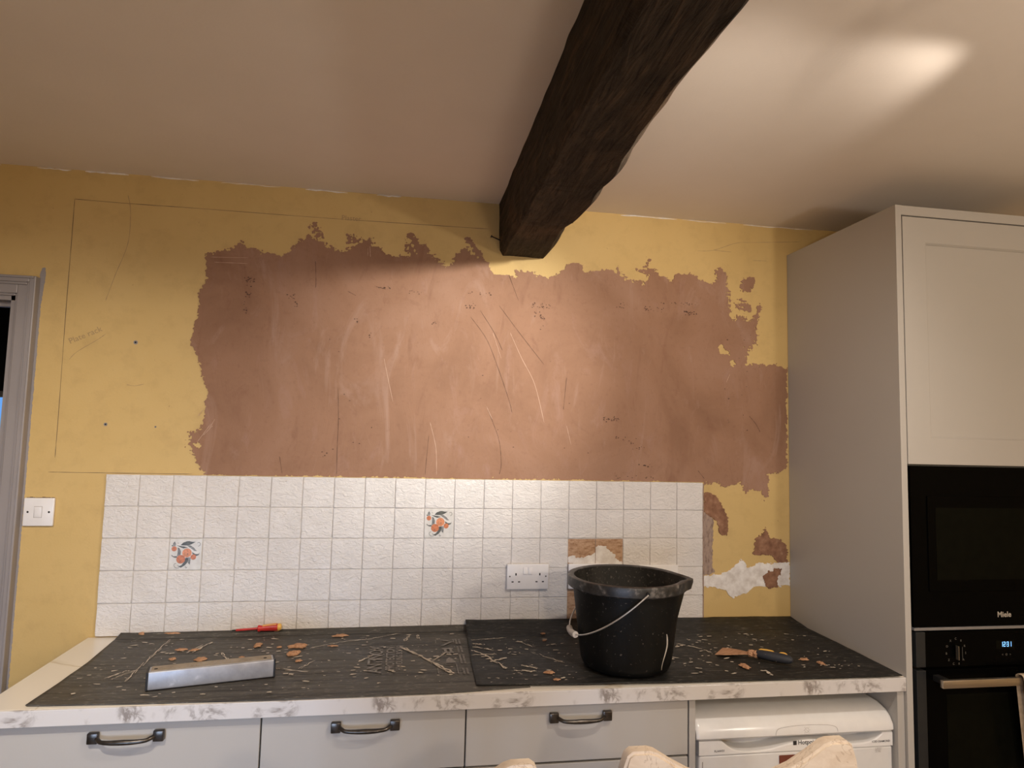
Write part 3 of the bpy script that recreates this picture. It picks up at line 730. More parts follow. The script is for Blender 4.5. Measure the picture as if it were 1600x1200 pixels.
def fruit_print(parent):
    V, Fc, Mi = [], [], []
    s = .0972 / 785
    for k, (mi, po) in enumerate(ORN):
        a = len(V)
        for x, y in po: V.append(((x - 540) * s, -.0094 - .00004 * (k + 1), (607 - y) * s))
        Fc.append(tuple(range(a, len(V)))); Mi.append(mi)
    for q in CURL:
        n0 = len(Fc); ribbon(V, Fc, smooth_line([((x - 540) * s, (607 - y) * s) for x, y in q], 5), .0012, -.0101)
        Mi += [2] * (len(Fc) - n0)
    return obj('fruit_print', (V, Fc, Mi), [MT['p_orange'], MT['p_orange2'], MT['p_leaf'], MT['p_leaf2']], parent)
for v in range(5):
    for u in range(20):
        if (u, v) in MISSING: continue
        dec = (u, v) in ((2, 2), (10, 1))
        o = bpy.data.objects.new('fruit_tile' if dec else 'tile', DM if dec else TM[rng.randrange(6)])
        link(o, spl)
        sloc(o, u * .1 + .05 + rng.uniform(-.0004, .0004), rng.uniform(-.0004, .0004), ZTILE - v * .1 - .05 + rng.uniform(-.0004, .0004))
        o.rotation_euler = (rng.uniform(-.006, .006), rng.uniform(-.004, .004), rng.uniform(-.006, .006))
        if dec:
            o['label'] = 'tile printed with orange fruit and grey leaves'
            fruit_print(o)
obj('bare_board', bbox(1.501, 1.699, -.0068, -.0055, .912, ZTILE - .2025), MT['bare'], spl, loc=(0, 0, -ZT))
V, Fc = patch_mesh([ADHESIVE], [], .002, -.0082, .006, 91, clip=(1.501, 1.699, .92, ZTILE - .2), back_y=-.006)
obj('tile_adhesive', (V, Fc), MT['filler'], spl, loc=(0, 0, -ZT))
b = BM(); box(b, 1.5985, 1.6005, -.0085, -.006, ZTILE - .3, ZTILE - .2025)
obj('grout_ridge', b, MT['mortar'], spl, loc=(0, 0, -ZT))
b = BM(); box(b, 2.0, 2.0055, -.006, -.0004, .9125, ZTILE - .005, .001)
obj('edge_mortar', b, MT['mortar'], spl, loc=(0, 0, -ZT))

# ------------------------------------------------------------------ sockets and switch
def double_socket(x, z, y, label, kind='socket'):
    t = empty('double_socket' if kind == 'socket' else 'blank_faceplate', (x, y, z), label, 'socket' if kind == 'socket' else 'faceplate')
    b = bbox(-.0715, .0715, -.006, 0, -.0415, .0415, .002); obj('back_box', b, MT['whiteplastic'], t)
    b = bbox(-.073, .073, -.0135, -.005, -.043, .043, .0035, 3); obj('faceplate', b, MT['whiteplastic'], t, smooth=True)
    if kind == 'socket':
        for s in (-1, 1):
            c = .0415 * s
            obj('pin_slot', bbox(c - .0022, c + .0022, -.01372, -.0132, .0045, .0125), MT['hole'], t)
            for q in (-.0112, .0112): obj('pin_slot', bbox(c + q - .0036, c + q + .0036, -.01372, -.0132, -.0185, -.0148), MT['hole'], t)
            cx = .0092 * s - .001
            b = bbox(cx - .0066, cx + .0066, -.0024, .002, -.012, .012, .0014); obj('rocker', b, MT['whiteplastic'], t, smooth=True, loc=(0, -.0138, .0205), rot=(math.radians(-8), 0, 0))
    for s in (-1, 1):
        b = BM(); lathe(b, [(.0001, -.0006), (.0026, -.0004), (.003, .0006)], 12)
        bmesh.ops.rotate(b, cent=(0, 0, 0), matrix=Matrix.Rotation(-math.pi / 2, 3, 'X'), verts=b.verts)
        o = obj('screw', b, MT['screw'], t, loc=(.0625 * s, -.0136, .0015)); obj('screw_slot', bbox(-.0022, .0022, -.0012, -.0005, -.0005, .0005), MT['hole'], o)
    return t
double_socket(1.3575, 1.0862, -.0090, 'white double socket standing proud of the tiles, left of the bucket')
double_socket(1.5735, 1.0855, -.0072, 'white double socket half hidden behind the black bucket')
double_socket(1.828, 1.080, -.0090, 'white faceplate on the tiles peeping over the bucket spout', 'blank')
sw = empty('light_switch', (-.1850, -.0005, 1.2939), 'white single light switch beside the grey door frame', 'light switch')
obj('faceplate', bbox(-.043, .043, -.0095, 0, -.043, .043, .003, 3), MT['whiteplastic'], sw, smooth=True)
b = bbox(-.0105, .0105, -.002, .002, -.016, .016, .001); obj('rocker', b, MT['whiteplastic'], sw, smooth=True, loc=(-.001, -.0092, 0), rot=(math.radians(5), 0, 0))
b = BM()
for (xa, xb, za, zb) in ((-.0125, -.0115, -.017, .017), (.0095, .0105, -.017, .017), (-.0125, .0105, -.0175, -.0165), (-.0125, .0105, .0165, .0175)): box(b, xa, xb, -.0097, -.009, za, zb)
obj('rocker_gap', b, MT['greytext'], sw)
for s in (-1, 1):
    b = BM(); lathe(b, [(.0001, -.0004), (.003, -.0002), (.0034, .0006)], 12); bmesh.ops.rotate(b, cent=(0, 0, 0), matrix=Matrix.Rotation(-math.pi / 2, 3, 'X'), verts=b.verts)
    obj('screw', b, MT['hole'], sw, loc=(.030 * s, -.0096, 0))
b = BM()
for i in range(9):
    xa = -.04 + i * .0088; box(b, xa, xa + rng.uniform(.005, .009), -.0012, 0, .0428, .0428 + rng.uniform(.001, .0028))
obj('paint_gap', b, MT['scrdark'], sw)

# ------------------------------------------------------------------ worktop and base units
wt = tag(obj('worktop', bbox(-.021, XC - .001, YF + .006, -.0005, ZT - .038, ZT, .0015), MT['marble']), 'pale marble-effect worktop running along the yellow wall', 'worktop')
b = bbox(-.021, XC - .001, YF, YF + .0065, ZT - .038, ZT - .0003, .0015); obj('front_edging', b, MT['edging'], wt)

def handle(parent, cx, y, z):
    h = obj('handle', bbox(cx - .0835, cx - .0595, y - .013, y, z - .0125, z + .0125, .0025), MT['pewter'], parent, smooth=True)
    b = bbox(cx + .0595, cx + .0835, y - .013, y, z - .0125, z + .0125, .0025); obj('end_block', b, MT['pewter'], h, smooth=True)
    pts = [(cx - .062, y - .009, z - .001), (cx - .056, y - .017, z - .002), (cx - .047, y - .023, z - .004), (cx - .025, y - .0255, z - .005), (cx, y - .026, z - .005), (cx + .025, y - .0255, z - .005), (cx + .047, y - .023, z - .004), (cx + .056, y - .017, z - .002), (cx + .062, y - .009, z - .001)]
    rs = [.0055, .005, .0046, .0054, .0060, .0054, .0046, .005, .0055]
    b = tube(BM(), [Vector(p) for p in smooth_line(pts, 4)], [r for p in smooth_line([(q,) for q in rs], 4) for r in p], 12); obj('bow_bar', b, MT['pewter'], h, smooth=True)
    return h
def base_unit(x0, x1, label):
    t = empty('drawer_unit', ((x0 + x1) / 2, -.28, 0), label, 'cabinet', 'grey drawer units under the worktop')
    cx, cy = (x0 + x1) / 2, -.28
    def L(bm):
        bmesh.ops.translate(bm, vec=(-cx, -cy, 0), verts=bm.verts); return bm
    b = BM(); box(b, x0, x0 + .018, -.53, -.01, .1, ZT - .04); box(b, x1 - .018, x1, -.53, -.01, .1, ZT - .04); box(b, x0, x1, -.53, -.01, .1, .118); box(b, x0, x1, -.02, -.01, .1, ZT - .04); box(b, x0 + .018, x1 - .018, -.53, -.50, ZT - .046, ZT - .041)
    obj('carcass', L(b), MT['carcass'], t)
    for k, (za, zb) in enumerate(((.725, .866), (.42, .7195), (.112, .4145))):
        d = obj('drawer_front', L(bbox(x0 + .0018, x1 - .0018, -.552, -.5315, za, zb, .0015)), MT['cab'], t)
        handle(d, cx - cx, -.552 - cy, (.8375 if k == 0 else zb - .03))
    obj('plinth', L(bbox(x0, x1, -.48, -.462, .0, .1)), MT['cab'], t)
    return t
base_unit(.004, .604, 'wide grey drawer unit at the left end of the worktop')
base_unit(.604, 1.102, 'narrower middle grey drawer unit below the black board lettering')
base_unit(1.102, 1.702, 'wide grey drawer unit next to the white fridge')
tag(obj('end_panel', bbox(1.704, 1.722, -.552, -.005, 0, ZT - .0385, .001), MT['cab']), 'grey end panel between the drawers and the white fridge', 'panel')
tag(obj('support_panel', bbox(2.322, XC - .001, -.562, -.005, 0, ZT - .0385, .001), MT['cab']), 'grey upright panel between the fridge and the tall cabinet', 'panel')

# ------------------------------------------------------------------ fridge under the worktop
fr = empty('undercounter_fridge', (2.028, -.28, 0), 'white undercounter fridge with sculpted handle recess and rounded lid', 'fridge')
FX, FY = 2.028, -.28
def FL(bm):
    bmesh.ops.translate(bm, vec=(-FX, -FY, 0), verts=bm.verts); return bm
obj('body', FL(bbox(1.738, 2.314, -.488, -.03, .01, .79, .006)), MT['whitedoor'], fr)
prof = [(-.03, .762), (-.03, .822), (-.43, .820), (-.49, .817), (-.522, .808), (-.540, .794), (-.552, .775), (-.553, .762), (-.548, .757)]
b = BM()
xs_ = [1.7265, 1.730, 1.738, 2.308, 2.316, 2.3195]; sc_ = [.93, .975, 1, 1, .975, .93]
rings = []
for x, s in zip(xs_, sc_):
    rings.append([b.verts.new((x, -.28 + (y + .28) * (1 - (1 - s) * .25), .757 + (z - .757) * s)) for y, z in prof])
for i in range(len(rings) - 1):
    for k in range(len(prof)):
        b.faces.new((rings[i][k], rings[i][(k + 1) % len(prof)], rings[i + 1][(k + 1) % len(prof)], rings[i + 1][k]))
b.faces.new(rings[0]); b.faces.new(rings[-1][::-1])
obj('lid', FL(b), MT['whitegoods'], fr, smooth=True)
obj('handle_recess', FL(bbox(1.745, 2.309, -.4925, -.487, .70, .757)), MT['whitegoods'], fr)
wave = [(1.735, .7535), (1.792, .7535), (1.808, .746), (1.828, .731), (1.855, .7235), (1.90, .7215), (1.945, .7255), (1.99, .7345), (2.035, .7425), (2.07, .7435), (2.11, .738), (2.15, .7305), (2.19, .7265), (2.235, .7285), (2.262, .736), (2.281, .747), (2.290, .7535), (2.317, .7535)]
wl = smooth_line(wave, 3)
b = BM(); prism(b, [(1.735, .7165)] + wl + [(2.317, .7165)], -.546, -.492)
bmesh.ops.recalc_face_normals(b, faces=b.faces)
es = [e for e in b.edges if all(v.co.y < -.54 for v in e.verts) and all(v.co.z > .72 for v in e.verts)]
bmesh.ops.bevel(b, geom=es, offset=.004, segments=3, profile=.5, affect='EDGES')
obj('handle_lip', FL(b), MT['whitegoods'], fr, smooth=True)
obj('door', FL(bbox(1.735, 2.317, -.545, -.49, .06, .7150, .006, 3)), MT['whitedoor'], fr, smooth=True)
b = BM(); box(b, 1.7445, 1.7465, -.5456, -.544, .1, .7); obj('door_seam', FL(b), MT['greytext'], fr)
yl = -.5465 - FY
obj('logo_mark', FL(bbox(2.011, 2.021, -.5468, -.5458, .7315, .7425)), MT['darktext'], fr)
text('brand_lettering', 'Hotpoint', .0165, MT['darktext'], fr, (2.025 - FX, yl, .7372), ONWALL, align='LEFT', bold=.0002)
text('model_lettering', 'RLAAV21', .0075, MT['darktext'], fr, (1.7785 - FX, yl, .7262), ONWALL, align='LEFT', bold=.0001)
text('range_lettering', 'ICED DIAMOND', .0078, MT['darktext'], fr, (2.2520 - FX, yl, .7290), ONWALL, align='LEFT', bold=.0001)
for k, s_ in enumerate(('A  ENERGY', 'EFFICIENT', 'CFC FREE')):
    text('label_lettering', s_, .0042, MT['greytext'], fr, (2.262 - FX, -.5455 - FY, .7105 - k * .0048), ONWALL, align='LEFT')
V, Fc = [], []
ribbon(V, Fc, smooth_line([(1.955, .762), (1.958, .774), (1.972, .7815), (2.02, .786), (2.075, .786), (2.118, .783), (2.138, .776), (2.142, .764)], 5), .0008, -.5534)
for i in range(8):
    if i in (2, 6): continue
    a = i * math.pi / 4
    ribbon(V, Fc, [(2.048 + .0075 * math.cos(a), .7725 + .0085 * math.sin(a)), (2.048 + .0105 * math.cos(a), .7725 + .012 * math.sin(a))], .0014, -.5534)
ribbon(V, Fc, [(2.0435, .7765), (2.0525, .7685)], .0012, -.5534)
ribbon(V, Fc, [(2.048 + .0062 * math.cos(a * math.pi / 8), .7725 + .0062 * math.sin(a * math.pi / 8)) for a in range(17)], .0006, -.5534)
obj('dial_emblem', (V, Fc), MT['greytext'], fr, loc=(-FX, -FY, 0))
tag(obj('card_magnet', bbox(1.9685, 2.06, -.5475, -.5458, .585, .7065, .0005), MT['magnet']), 'red-brown card stuck on the white fridge door', 'magnet')

# ------------------------------------------------------------------ tall oven cabinet
tall = empty('tall_oven_cabinet', (2.667, -.28, 0), 'tall grey cabinet housing two black ovens at the right', 'cabinet')
TX, TY = 2.667, -.28
def TL(bm):
    bmesh.ops.translate(bm, vec=(-TX, -TY, 0), verts=bm.verts); return bm
ZTOP = 2.281
obj('side_panel', TL(bbox(XC, XC + .0195, YF, -.002, 0, ZTOP, .001)), MT['cab'], tall)
obj('side_panel', TL(bbox(2.9695, 2.989, YF, -.002, 0, ZTOP, .001)), MT['cab'], tall)
obj('top_rail', TL(bbox(2.3655, 2.9685, YF + .002, YF + .022, 2.252, ZTOP, .001)), MT['cab'], tall)
b = BM()
for z in (.08, .34, 1.5075, 2.24): box(b, 2.3645, 2.9695, -.54, -.02, z - .018, z)
box(b, 2.3645, 2.9695, -.02, -.008, .1, 2.25); obj('shelves', TL(b), MT['carcass'], tall)
def shaker(x0, x1, z0, z1, st):
    d = obj('cabinet_door', TL(bbox(x0 + st - .004, x1 - st + .004, YF + .008, YF + .018, z0 + st - .004, z1 - st + .004)), MT['cab'], tall)
    b = BM()
    def ring(xa, xb, za, zb, y): return [b.verts.new(p) for p in ((xa, y, za), (xb, y, za), (xb, y, zb), (xa, y, zb))]
    c_ = .005
    R_ = [ring(x0, x1, z0, z1, YF + .021), ring(x0, x1, z0, z1, YF + .0015), ring(x0 + .0005, x1 - .0005, z0 + .0005, z1 - .0005, YF + .001),
          ring(x0 + st, x1 - st, z0 + st, z1 - st, YF + .001), ring(x0 + st + c_, x1 - st - c_, z0 + st + c_, z1 - st - c_, YF + .006), ring(x0 + st + c_, x1 - st - c_, z0 + st + c_, z1 - st - c_, YF + .0085)]
    for p, q in zip(R_, R_[1:]):
        for k in range(4): b.faces.new((p[k], p[(k + 1) % 4], q[(k + 1) % 4], q[k]))
    obj('door_frame', TL(b), MT['cab'], d)
    return d
shaker(2.3685, 2.9665, 1.509, 2.2475, .076)
obj('lower_drawer_front', TL(bbox(2.3685, 2.9665, YF + .001, YF + .021, .10, .335, .0015)), MT['cab'], tall)
obj('plinth', TL(bbox(2.3645, 2.9695, -.50, -.482, 0, .08)), MT['cab'], tall)

mw = empty('built_in_microwave', (TX, -.3, 1.047), 'black glass built-in microwave below the cabinet door', 'microwave')
def ML(bm):
    bmesh.ops.translate(bm, vec=(-TX, .3, -1.047), verts=bm.verts); return bm
obj('body', ML(bbox(2.39, 2.945, -.55, -.06, 1.053, 1.485)), MT['black'], mw)
obj('glass_front', ML(bbox(2.3695, 2.9645, YF - .003, -.55, 1.0475, 1.5045, .001)), MT['blackglass'], mw)
obj('door_panel', ML(bbox(2.4205, 2.8, YF - .0065, YF - .002, 1.147, 1.418, .001)), MT['blackglass'], mw)
obj('door_window', ML(bbox(2.446, 2.775, YF - .0071, YF - .006, 1.18, 1.385)), MT['blackwin'], mw)
text('brand_lettering', 'Miele', .0215, MT['paleprint'], mw, (2.6665 - TX, YF - .0034 + .3, 1.0785 - 1.047), ONWALL, bold=.0005)
obj('chrome_strip', ML(bbox(2.3695, 2.9645, YF - .005, -.55, 1.0385, 1.0465, .001)), MT['chrome'], mw)
mw.children[-1]['label'] = 'thin bright steel strip'

ov = empty('built_in_oven', (TX, -.3, .34), 'black built-in oven with lit blue clock and steel handle', 'oven')
def OL(bm):
    bmesh.ops.translate(bm, vec=(-TX, .3, -.34), verts=bm.verts); return bm
obj('body', OL(bbox(2.385, 2.95, -.55, -.06, .345, 1.03)), MT['black'], ov)
cp = obj('control_panel', OL(bbox(2.4035, 2.9305, YF - .004, -.55, .9375, 1.0345, .001)), MT['blackglass'], ov)
for xa, xb in ((2.3735, 2.4035), (2.9305, 2.9605)):
    obj('panel_end', OL(bbox(xa, xb, YF - .005, -.55, .9375, 1.0345, .0012)), MT['ovenframe'], ov)
    obj('door_edge', OL(bbox(xa, xb, YF - .005, -.55, .345, .9285, .0012)), MT['ovenframe'], ov)
dr = obj('oven_door', OL(bbox(2.4035, 2.9305, YF - .004, -.55, .345, .9285, .001)), MT['blackglass'], ov)
obj('door_window', OL(bbox(2.467, 2.867, YF - .0048, YF - .0035, .47, .861)), MT['blackwin'], dr)
b = bbox(2.4085, 2.9255, -.632, -.620, .8975, .9195, .002); h = obj('handle', OL(b), MT['steel'], dr, smooth=True)
for xa in (2.425, 2.889): obj('handle_post', OL(bbox(xa, xa + .02, -.621, YF - .003, .9, .917, .002)), MT['black'], dr)
b = BM(); lathe(b, [(.0001, -.006), (.017, -.006), (.0185, -.004), (.0185, 0)], 32); bmesh.ops.rotate(b, cent=(0, 0, 0), matrix=Matrix.Rotation(-math.pi / 2, 3, 'X'), verts=b.verts)
bmesh.ops.rotate(b, cent=(0, 0, 0), matrix=Matrix.Rotation(math.pi, 3, 'X'), verts=b.verts)
kb = obj('dial_knob', b, MT['black'], cp, smooth=True, loc=(2.502 - TX, YF - .004 + .3, .9785 - .34))
obj('knob_bar', bbox(-.0055, .0055, -.017, -.005, -.0195, .0195, .0012), MT['blackglass'], kb)
obj('knob_edge', bbox(-.0062, -.0048, -.0174, -.006, -.0195, .0195, .0005), MT['steel'], kb)
obj('knob_edge', bbox(.0052, .0058, -.0172, -.006, -.0185, .0175, .0002), MT['dimprint'], kb)
GLY = ['C', '8', 'K', 'S', 'A', '8', 'C', 'Z', 'B', 'O', 'X']
for i, g in enumerate(GLY):
    a = math.pi / 2 - i * 2 * math.pi / len(GLY)
    text('dial_mark', g, .0085, MT['dimprint'], cp, (2.502 + .0315 * math.cos(a) - TX, YF - .0043 + .3, .9785 + .0355 * math.sin(a) - .34), ONWALL)
dp = obj('clock_display', OL(bbox(2.635, 2.695, YF - .0044, YF - .0038, .982, 1.006)), MT['blackwin'], cp)
V, Fc = [], []
SEG = {'1': 'bc', '2': 'abged', '3': 'abgcd'}
def seg(ch, x, z, w=.0068, hh=.014):
    t = .0021
    R_ = {'a': (x, x + w, z + hh - t, z + hh), 'g': (x, x + w, z + hh / 2 - t / 2, z + hh / 2 + t / 2), 'd': (x, x + w, z, z + t), 'b': (x + w - t, x + w, z + hh / 2, z + hh), 'c': (x + w - t, x + w, z, z + hh / 2), 'e': (x, x + t, z, z + hh / 2), 'f': (x, x + t, z + hh / 2, z + hh)}
    for k in SEG[ch]:
        a, b_, c_, d_ = R_[k]; n0 = len(V)
        V.extend([(a, YF - .0047, c_), (b_, YF - .0047, c_), (b_, YF - .0047, d_), (a, YF - .0047, d_)]); Fc.append((n0, n0 + 1, n0 + 2, n0 + 3))
for i, ch in enumerate('1231'): seg(ch, 2.6500 + i * .0088 + (.0022 if i > 1 else 0), .9880)
for zc in (.9925, .9985):
    n0 = len(V); V.extend([(2.6676, YF - .0047, zc - .0009), (2.6691, YF - .0047, zc - .0009), (2.6691, YF - .0047, zc + .0009), (2.6676, YF - .0047, zc + .0009)]); Fc.append((n0, n0 + 1, n0 + 2, n0 + 3))
o = obj('clock_digits', (V, Fc), MT['blue'], cp, loc=(-TX, .3, -.34)); o['label'] = 'blue clock digits reading 1231'
for x, g in ((2.655, '<'), (2.668, 'O'), (2.681, '>')):
    text('touch_mark', g, .0085, MT['dimprint'], cp, (x - TX, YF - .0043 + .3, .9655 - .34), ONWALL)

# tea towel over the oven handle
def towel():
    V, Fc = [], []
    nx_, prof = 16, []
    for i in range(14): prof.append((-.640, .62 + i * .0215))
    prof += [(-.639, .9225), (-.633, .9275), (-.621, .927), (-.6140, .921)]
    for i in range(10): prof.append((-.6130 + .0006 * i, .90 - i * .024))
    m = len(prof)
    for i in range(nx_ + 1):
        x = 2.657 + .22 * i / nx_
        for k, (y, z) in enumerate(prof):
            hang = max(0, .92 - z)
            w_ = .010 * math.sin(i * 1.25 + .4) * min(1, hang * 5)
            V.append((x + .10 * hang + (.012 * hang if i < 2 else 0), y + (w_ - .008 * min(1, hang * 5) if k < 15 else abs(w_) * .25), z))
    for i in range(nx_):
        for k in range(m - 1):
            a = i * m + k; Fc.append((a, a + 1, a + m + 1, a + m))
    return V, Fc
o = obj('tea_towel', towel(), MT['towel'], smooth=True)
md = o.modifiers.new('thickness', 'SOLIDIFY'); md.thickness = .002; md.offset = 0
tag(o, 'cream tea towel folded over the steel oven handle', 'towel')
# ------------------------------------------------------------------ protection boards on the worktop
def interp(tbl, t):
    xs = [a for a, _ in tbl]; ys = [c_ for _, c_ in tbl]
    return float(np.interp(t, xs, ys))
def board(name, left, right, front, fold, back, zb, z0, seed, lab, mat, lift=1.0):
    """left/right: tables y->x, front: table x->y, fold/back/zb: tables x->value"""
    V, Fc = [], []
    nx_ = 90
    vs = [0, .012, .03] + [.06 + .94 * i / 34 for i in range(35)]
    nv = len(vs) + 6
    for i in range(nx_ + 1):
        u = i / nx_
        xm = left[0][1] + (right[0][1] - left[0][1]) * u
        yfr, yfo, yba, zba = interp(front, xm), interp(fold, xm), interp(back, xm), interp(zb, xm)
        for k in range(nv):
            if k < len(vs):
                y = yfr + (yfo - yfr) * vs[k]; z = z0
            else:
                t = (k - len(vs) + 1) / 6; y = yfo + (yba - yfo) * t; z = z0 + (zba - z0) * t
            xl, xr = interp(left, y), interp(right, y)
            x = xl + (xr - xl) * u
            e = .0022 * float(vnoise(np.array(x / .11), np.array(y / .16), seed)) + .001 * float(vnoise(np.array(x / .03), np.array(y / .04), seed + 1))
            V.append((x, y, z + max(0, e) + (.004 * max(0, 1 - u * 30) + .004 * lift * max(0, 1 - (1 - u) * 40)) * (.5 + float(vnoise(np.array(0.3), np.array(y / .12), seed + 2)))))
    for i in range(nx_):
        for k in range(nv - 1):
            a = i * nv + k; Fc.append((a, a + nv, a + nv + 1, a + 1))
    o = obj(name, (V, Fc), mat, smooth=True)
    o.data.set_sharp_from_angle(angle=math.radians(7))
    md = o.modifiers.new('thickness', 'SOLIDIFY'); md.thickness = .0022; md.offset = -1
    VV, FF = [], []
    for i in range(60):
        xa = left[-2][1] + .004 + (right[-2][1] - left[-2][1] - .008) * i / 60; xb = left[-2][1] + .004 + (right[-2][1] - left[-2][1] - .008) * (i + 1) / 60
        k = len(VV)
        for xx in (xa, xb):
            yy = interp(fold, xx); VV += [(xx, yy - .0012, z0 + .0026), (xx, yy + .0010, z0 + .0028)]
        FF.append((k, k + 2, k + 3, k + 1))
    obj('score_line', (VV, FF), MT['black'], o)
    return tag(o, lab, 'protection board')
sL = board('protection_board', [(-.57, .079), (-.416, .086), (-.26, .088), (-.05, .074), (0, .078)], [(-.57, 1.272), (0, 1.20)],
           [(.08, -.550), (.35, -.562), (.6, -.5685), (1.05, -.5665), (1.27, -.545)], [(.08, -.048), (1.2, -.040)], [(.08, -.0115), (1.2, -.0115)], [(.08, .9235), (1.2, .9285)], .9128, 21,
           'dusty grey-black corrugated board lying under the silver straightedge', MT['sheetL'], 0.0)
sR = board('protection_board', [(-.57, 1.129), (-.53, 1.130), (-.37, 1.134), (-.115, 1.146), (0, 1.150)], [(-.58, 2.330), (-.4, 2.336), (-.2, 2.339), (0, 2.3425)],
           [(1.13, -.531), (1.4, -.548), (1.65, -.558), (2.0, -.567), (2.33, -.5735)], [(1.13, -.118), (1.6, -.130), (2.34, -.112)], [(1.13, -.0115), (2.0, -.0115), (2.03, -.004), (2.34, -.004)], [(1.13, .943), (1.7, .940), (2.34, .931)], .9168, 25,
           'black corrugated board lying under the bucket and filling knife', MT['sheetR'])
ZL, ZR = .9149, .9190     # surfaces that things lie on

# lettering and symbols printed on the left board
TURN = (0, 0, math.pi / 2)
text('board_lettering', 'ANTINOX', .058, MT['sheet_print'], sL, (.8655, -.296, ZL + .0004), TURN, bold=.0006, space=.82)
text('board_lettering', 'PROTECTION', .0345, MT['sheet_print'], sL, (.9065, -.292, ZL + .0004), TURN, bold=.0006, space=.95)
text('board_lettering', 'HANDLING BOARD', .0255, MT['sheet_print'], sL, (.9320, -.286, ZL + .0004), TURN, bold=.0003, space=.98)
V, Fc = [], []
def rect(x0, x1, y0, y1, z):
    k = len(V); V.extend([(x0, y0, z), (x1, y0, z), (x1, y1, z), (x0, y1, z)]); Fc.append((k, k + 1, k + 2, k + 3))
zi = ZL + .0004
rect(1.036, 1.038, -.43, -.385, zi); rect(1.036, 1.060, -.432, -.4295, zi); rect(1.042, 1.044, -.165, -.130, zi)
rect(1.090, 1.092, -.44, -.36, zi); rect(1.060, 1.093, -.362, -.358, zi); rect(1.098, 1.100, -.16, -.125, zi)
for (ya, yb) in ((-.44, -.395), (-.355, -.275), (-.255, -.20), (-.175, -.125)):
    for xx in (1.104, 1.114):
        y = ya
        while y < yb:
            w_ = rng.uniform(.004, .009); rect(xx, xx + .006, y, min(yb, y + w_), zi); y += w_ + .003
for q in ([(1.062, -.350), (1.092, -.350), (1.085, -.318), (1.075, -.300), (1.066, -.318)], [(1.058, -.262), (1.092, -.262), (1.092, -.252), (1.058, -.252)], [(1.058, -.225), (1.092, -.225), (1.092, -.215), (1.058, -.215)], [(1.064, -.252), (1.072, -.252), (1.072, -.225), (1.064, -.225)], [(1.080, -.252), (1.088, -.252), (1.088, -.225), (1.080, -.225)],
          [(1.056, -.128), (1.072, -.145), (1.088, -.145), (1.076, -.132)], [(1.056, -.190), (1.066, -.190), (1.098, -.150), (1.088, -.150)]):
    k = len(V); V.extend([(x, y, zi) for x, y in q]); Fc.append(tuple(range(k, k + len(q))))
o = obj('board_symbols', (V, Fc), MT['sheet_print'], sL); o['label'] = 'grey handling symbols'

# smears of dried plaster, too many to count
def clear(x, y):
    if (x - 1.570) ** 2 + (y + .420) ** 2 < .150 ** 2: return False
    a = math.atan2(-.4206 + .4938, .61 - .3166); dx, dy = x - .3166, y + .4938
    u, v = dx * math.cos(a) + dy * math.sin(a), -dx * math.sin(a) + dy * math.cos(a)
    return not (-.02 < u < .32 and -.02 < v < .066)
def smears(parent, lines, z, area, count, seed):
    r = random.Random(seed); V, Fc = [], []
    for q, w_ in lines:
        pts = smooth_line(q, 8)
        for rep in range(3):
            base = len(V)
            jit = [(x + r.uniform(-.003, .003) + rep * .002, y + r.uniform(-.005, .005)) for x, y in pts]
            VV, FF = [], []
            ribbon(VV, FF, jit, w_ / 2, 0, r)
            FF = [f for f in FF if r.random() > .28 and clear(VV[f[0]][0], VV[f[0]][2])]
            V.extend([(v[0], v[2], z + .0003 + rep * .0001) for v in VV]); Fc.extend([tuple(i + base for i in f) for f in FF])
    for i in range(count):
        x, y = r.uniform(*area[:2]), r.uniform(*area[2:])
        if not clear(x, y): continue
        s = r.choice((.0015, .002, .003, .0045)); a = r.uniform(-.5, .5); n = 6; base = len(V)
        el = r.uniform(1, 3.2)
        for k in range(n):
            t = 2 * math.pi * k / n; rr = s * r.uniform(.5, 1.2)
            px, py = rr * math.cos(t) * el, rr * math.sin(t)
            V.append((x + px * math.cos(a) - py * math.sin(a), y + px * math.sin(a) + py * math.cos(a), z + .0004))
        Fc.append(tuple(range(base, base + n)))
    o = obj('plaster_smears', (V, Fc), MT['smear'], parent); o['kind'] = 'stuff'
smears(sL, [([(.933, -.1954), (.9887, -.2784), (1.0316, -.3548), (1.0761, -.4364)], .011), ([(.945, -.20), (1.0, -.30), (1.06, -.42)], .006), ([(.6678, -.1791), (.7473, -.1289), (.8429, -.0969), (.9263, -.05)], .004),
            ([(.8169, -.3137), (.8501, -.2604)], .006), ([(.2413, -.4143), (.236, -.22), (.2347, -.0606)], .0035), ([(.3378, -.1927), (.365, -.0973)], .006), ([(.32, -.20), (.345, -.12)], .003), ([(.1848, -.3861), (.218, -.3319)], .005), ([(.20, -.40), (.235, -.33)], .003),
            ([(.5976, -.3519), (.6863, -.3852)], .004), ([(.9428, -.1319), (.9633, -.072)], .006), ([(.985, -.072), (.99, -.11)], .006), ([(1.02, -.33), (1.07, -.25)], .004), ([(.42, -.20), (.47, -.28), (.56, -.24)], .006), ([(.66, -.36), (.69, -.30)], .004)], ZL, (.12, 1.10, -.53, -.06), 210, 5)
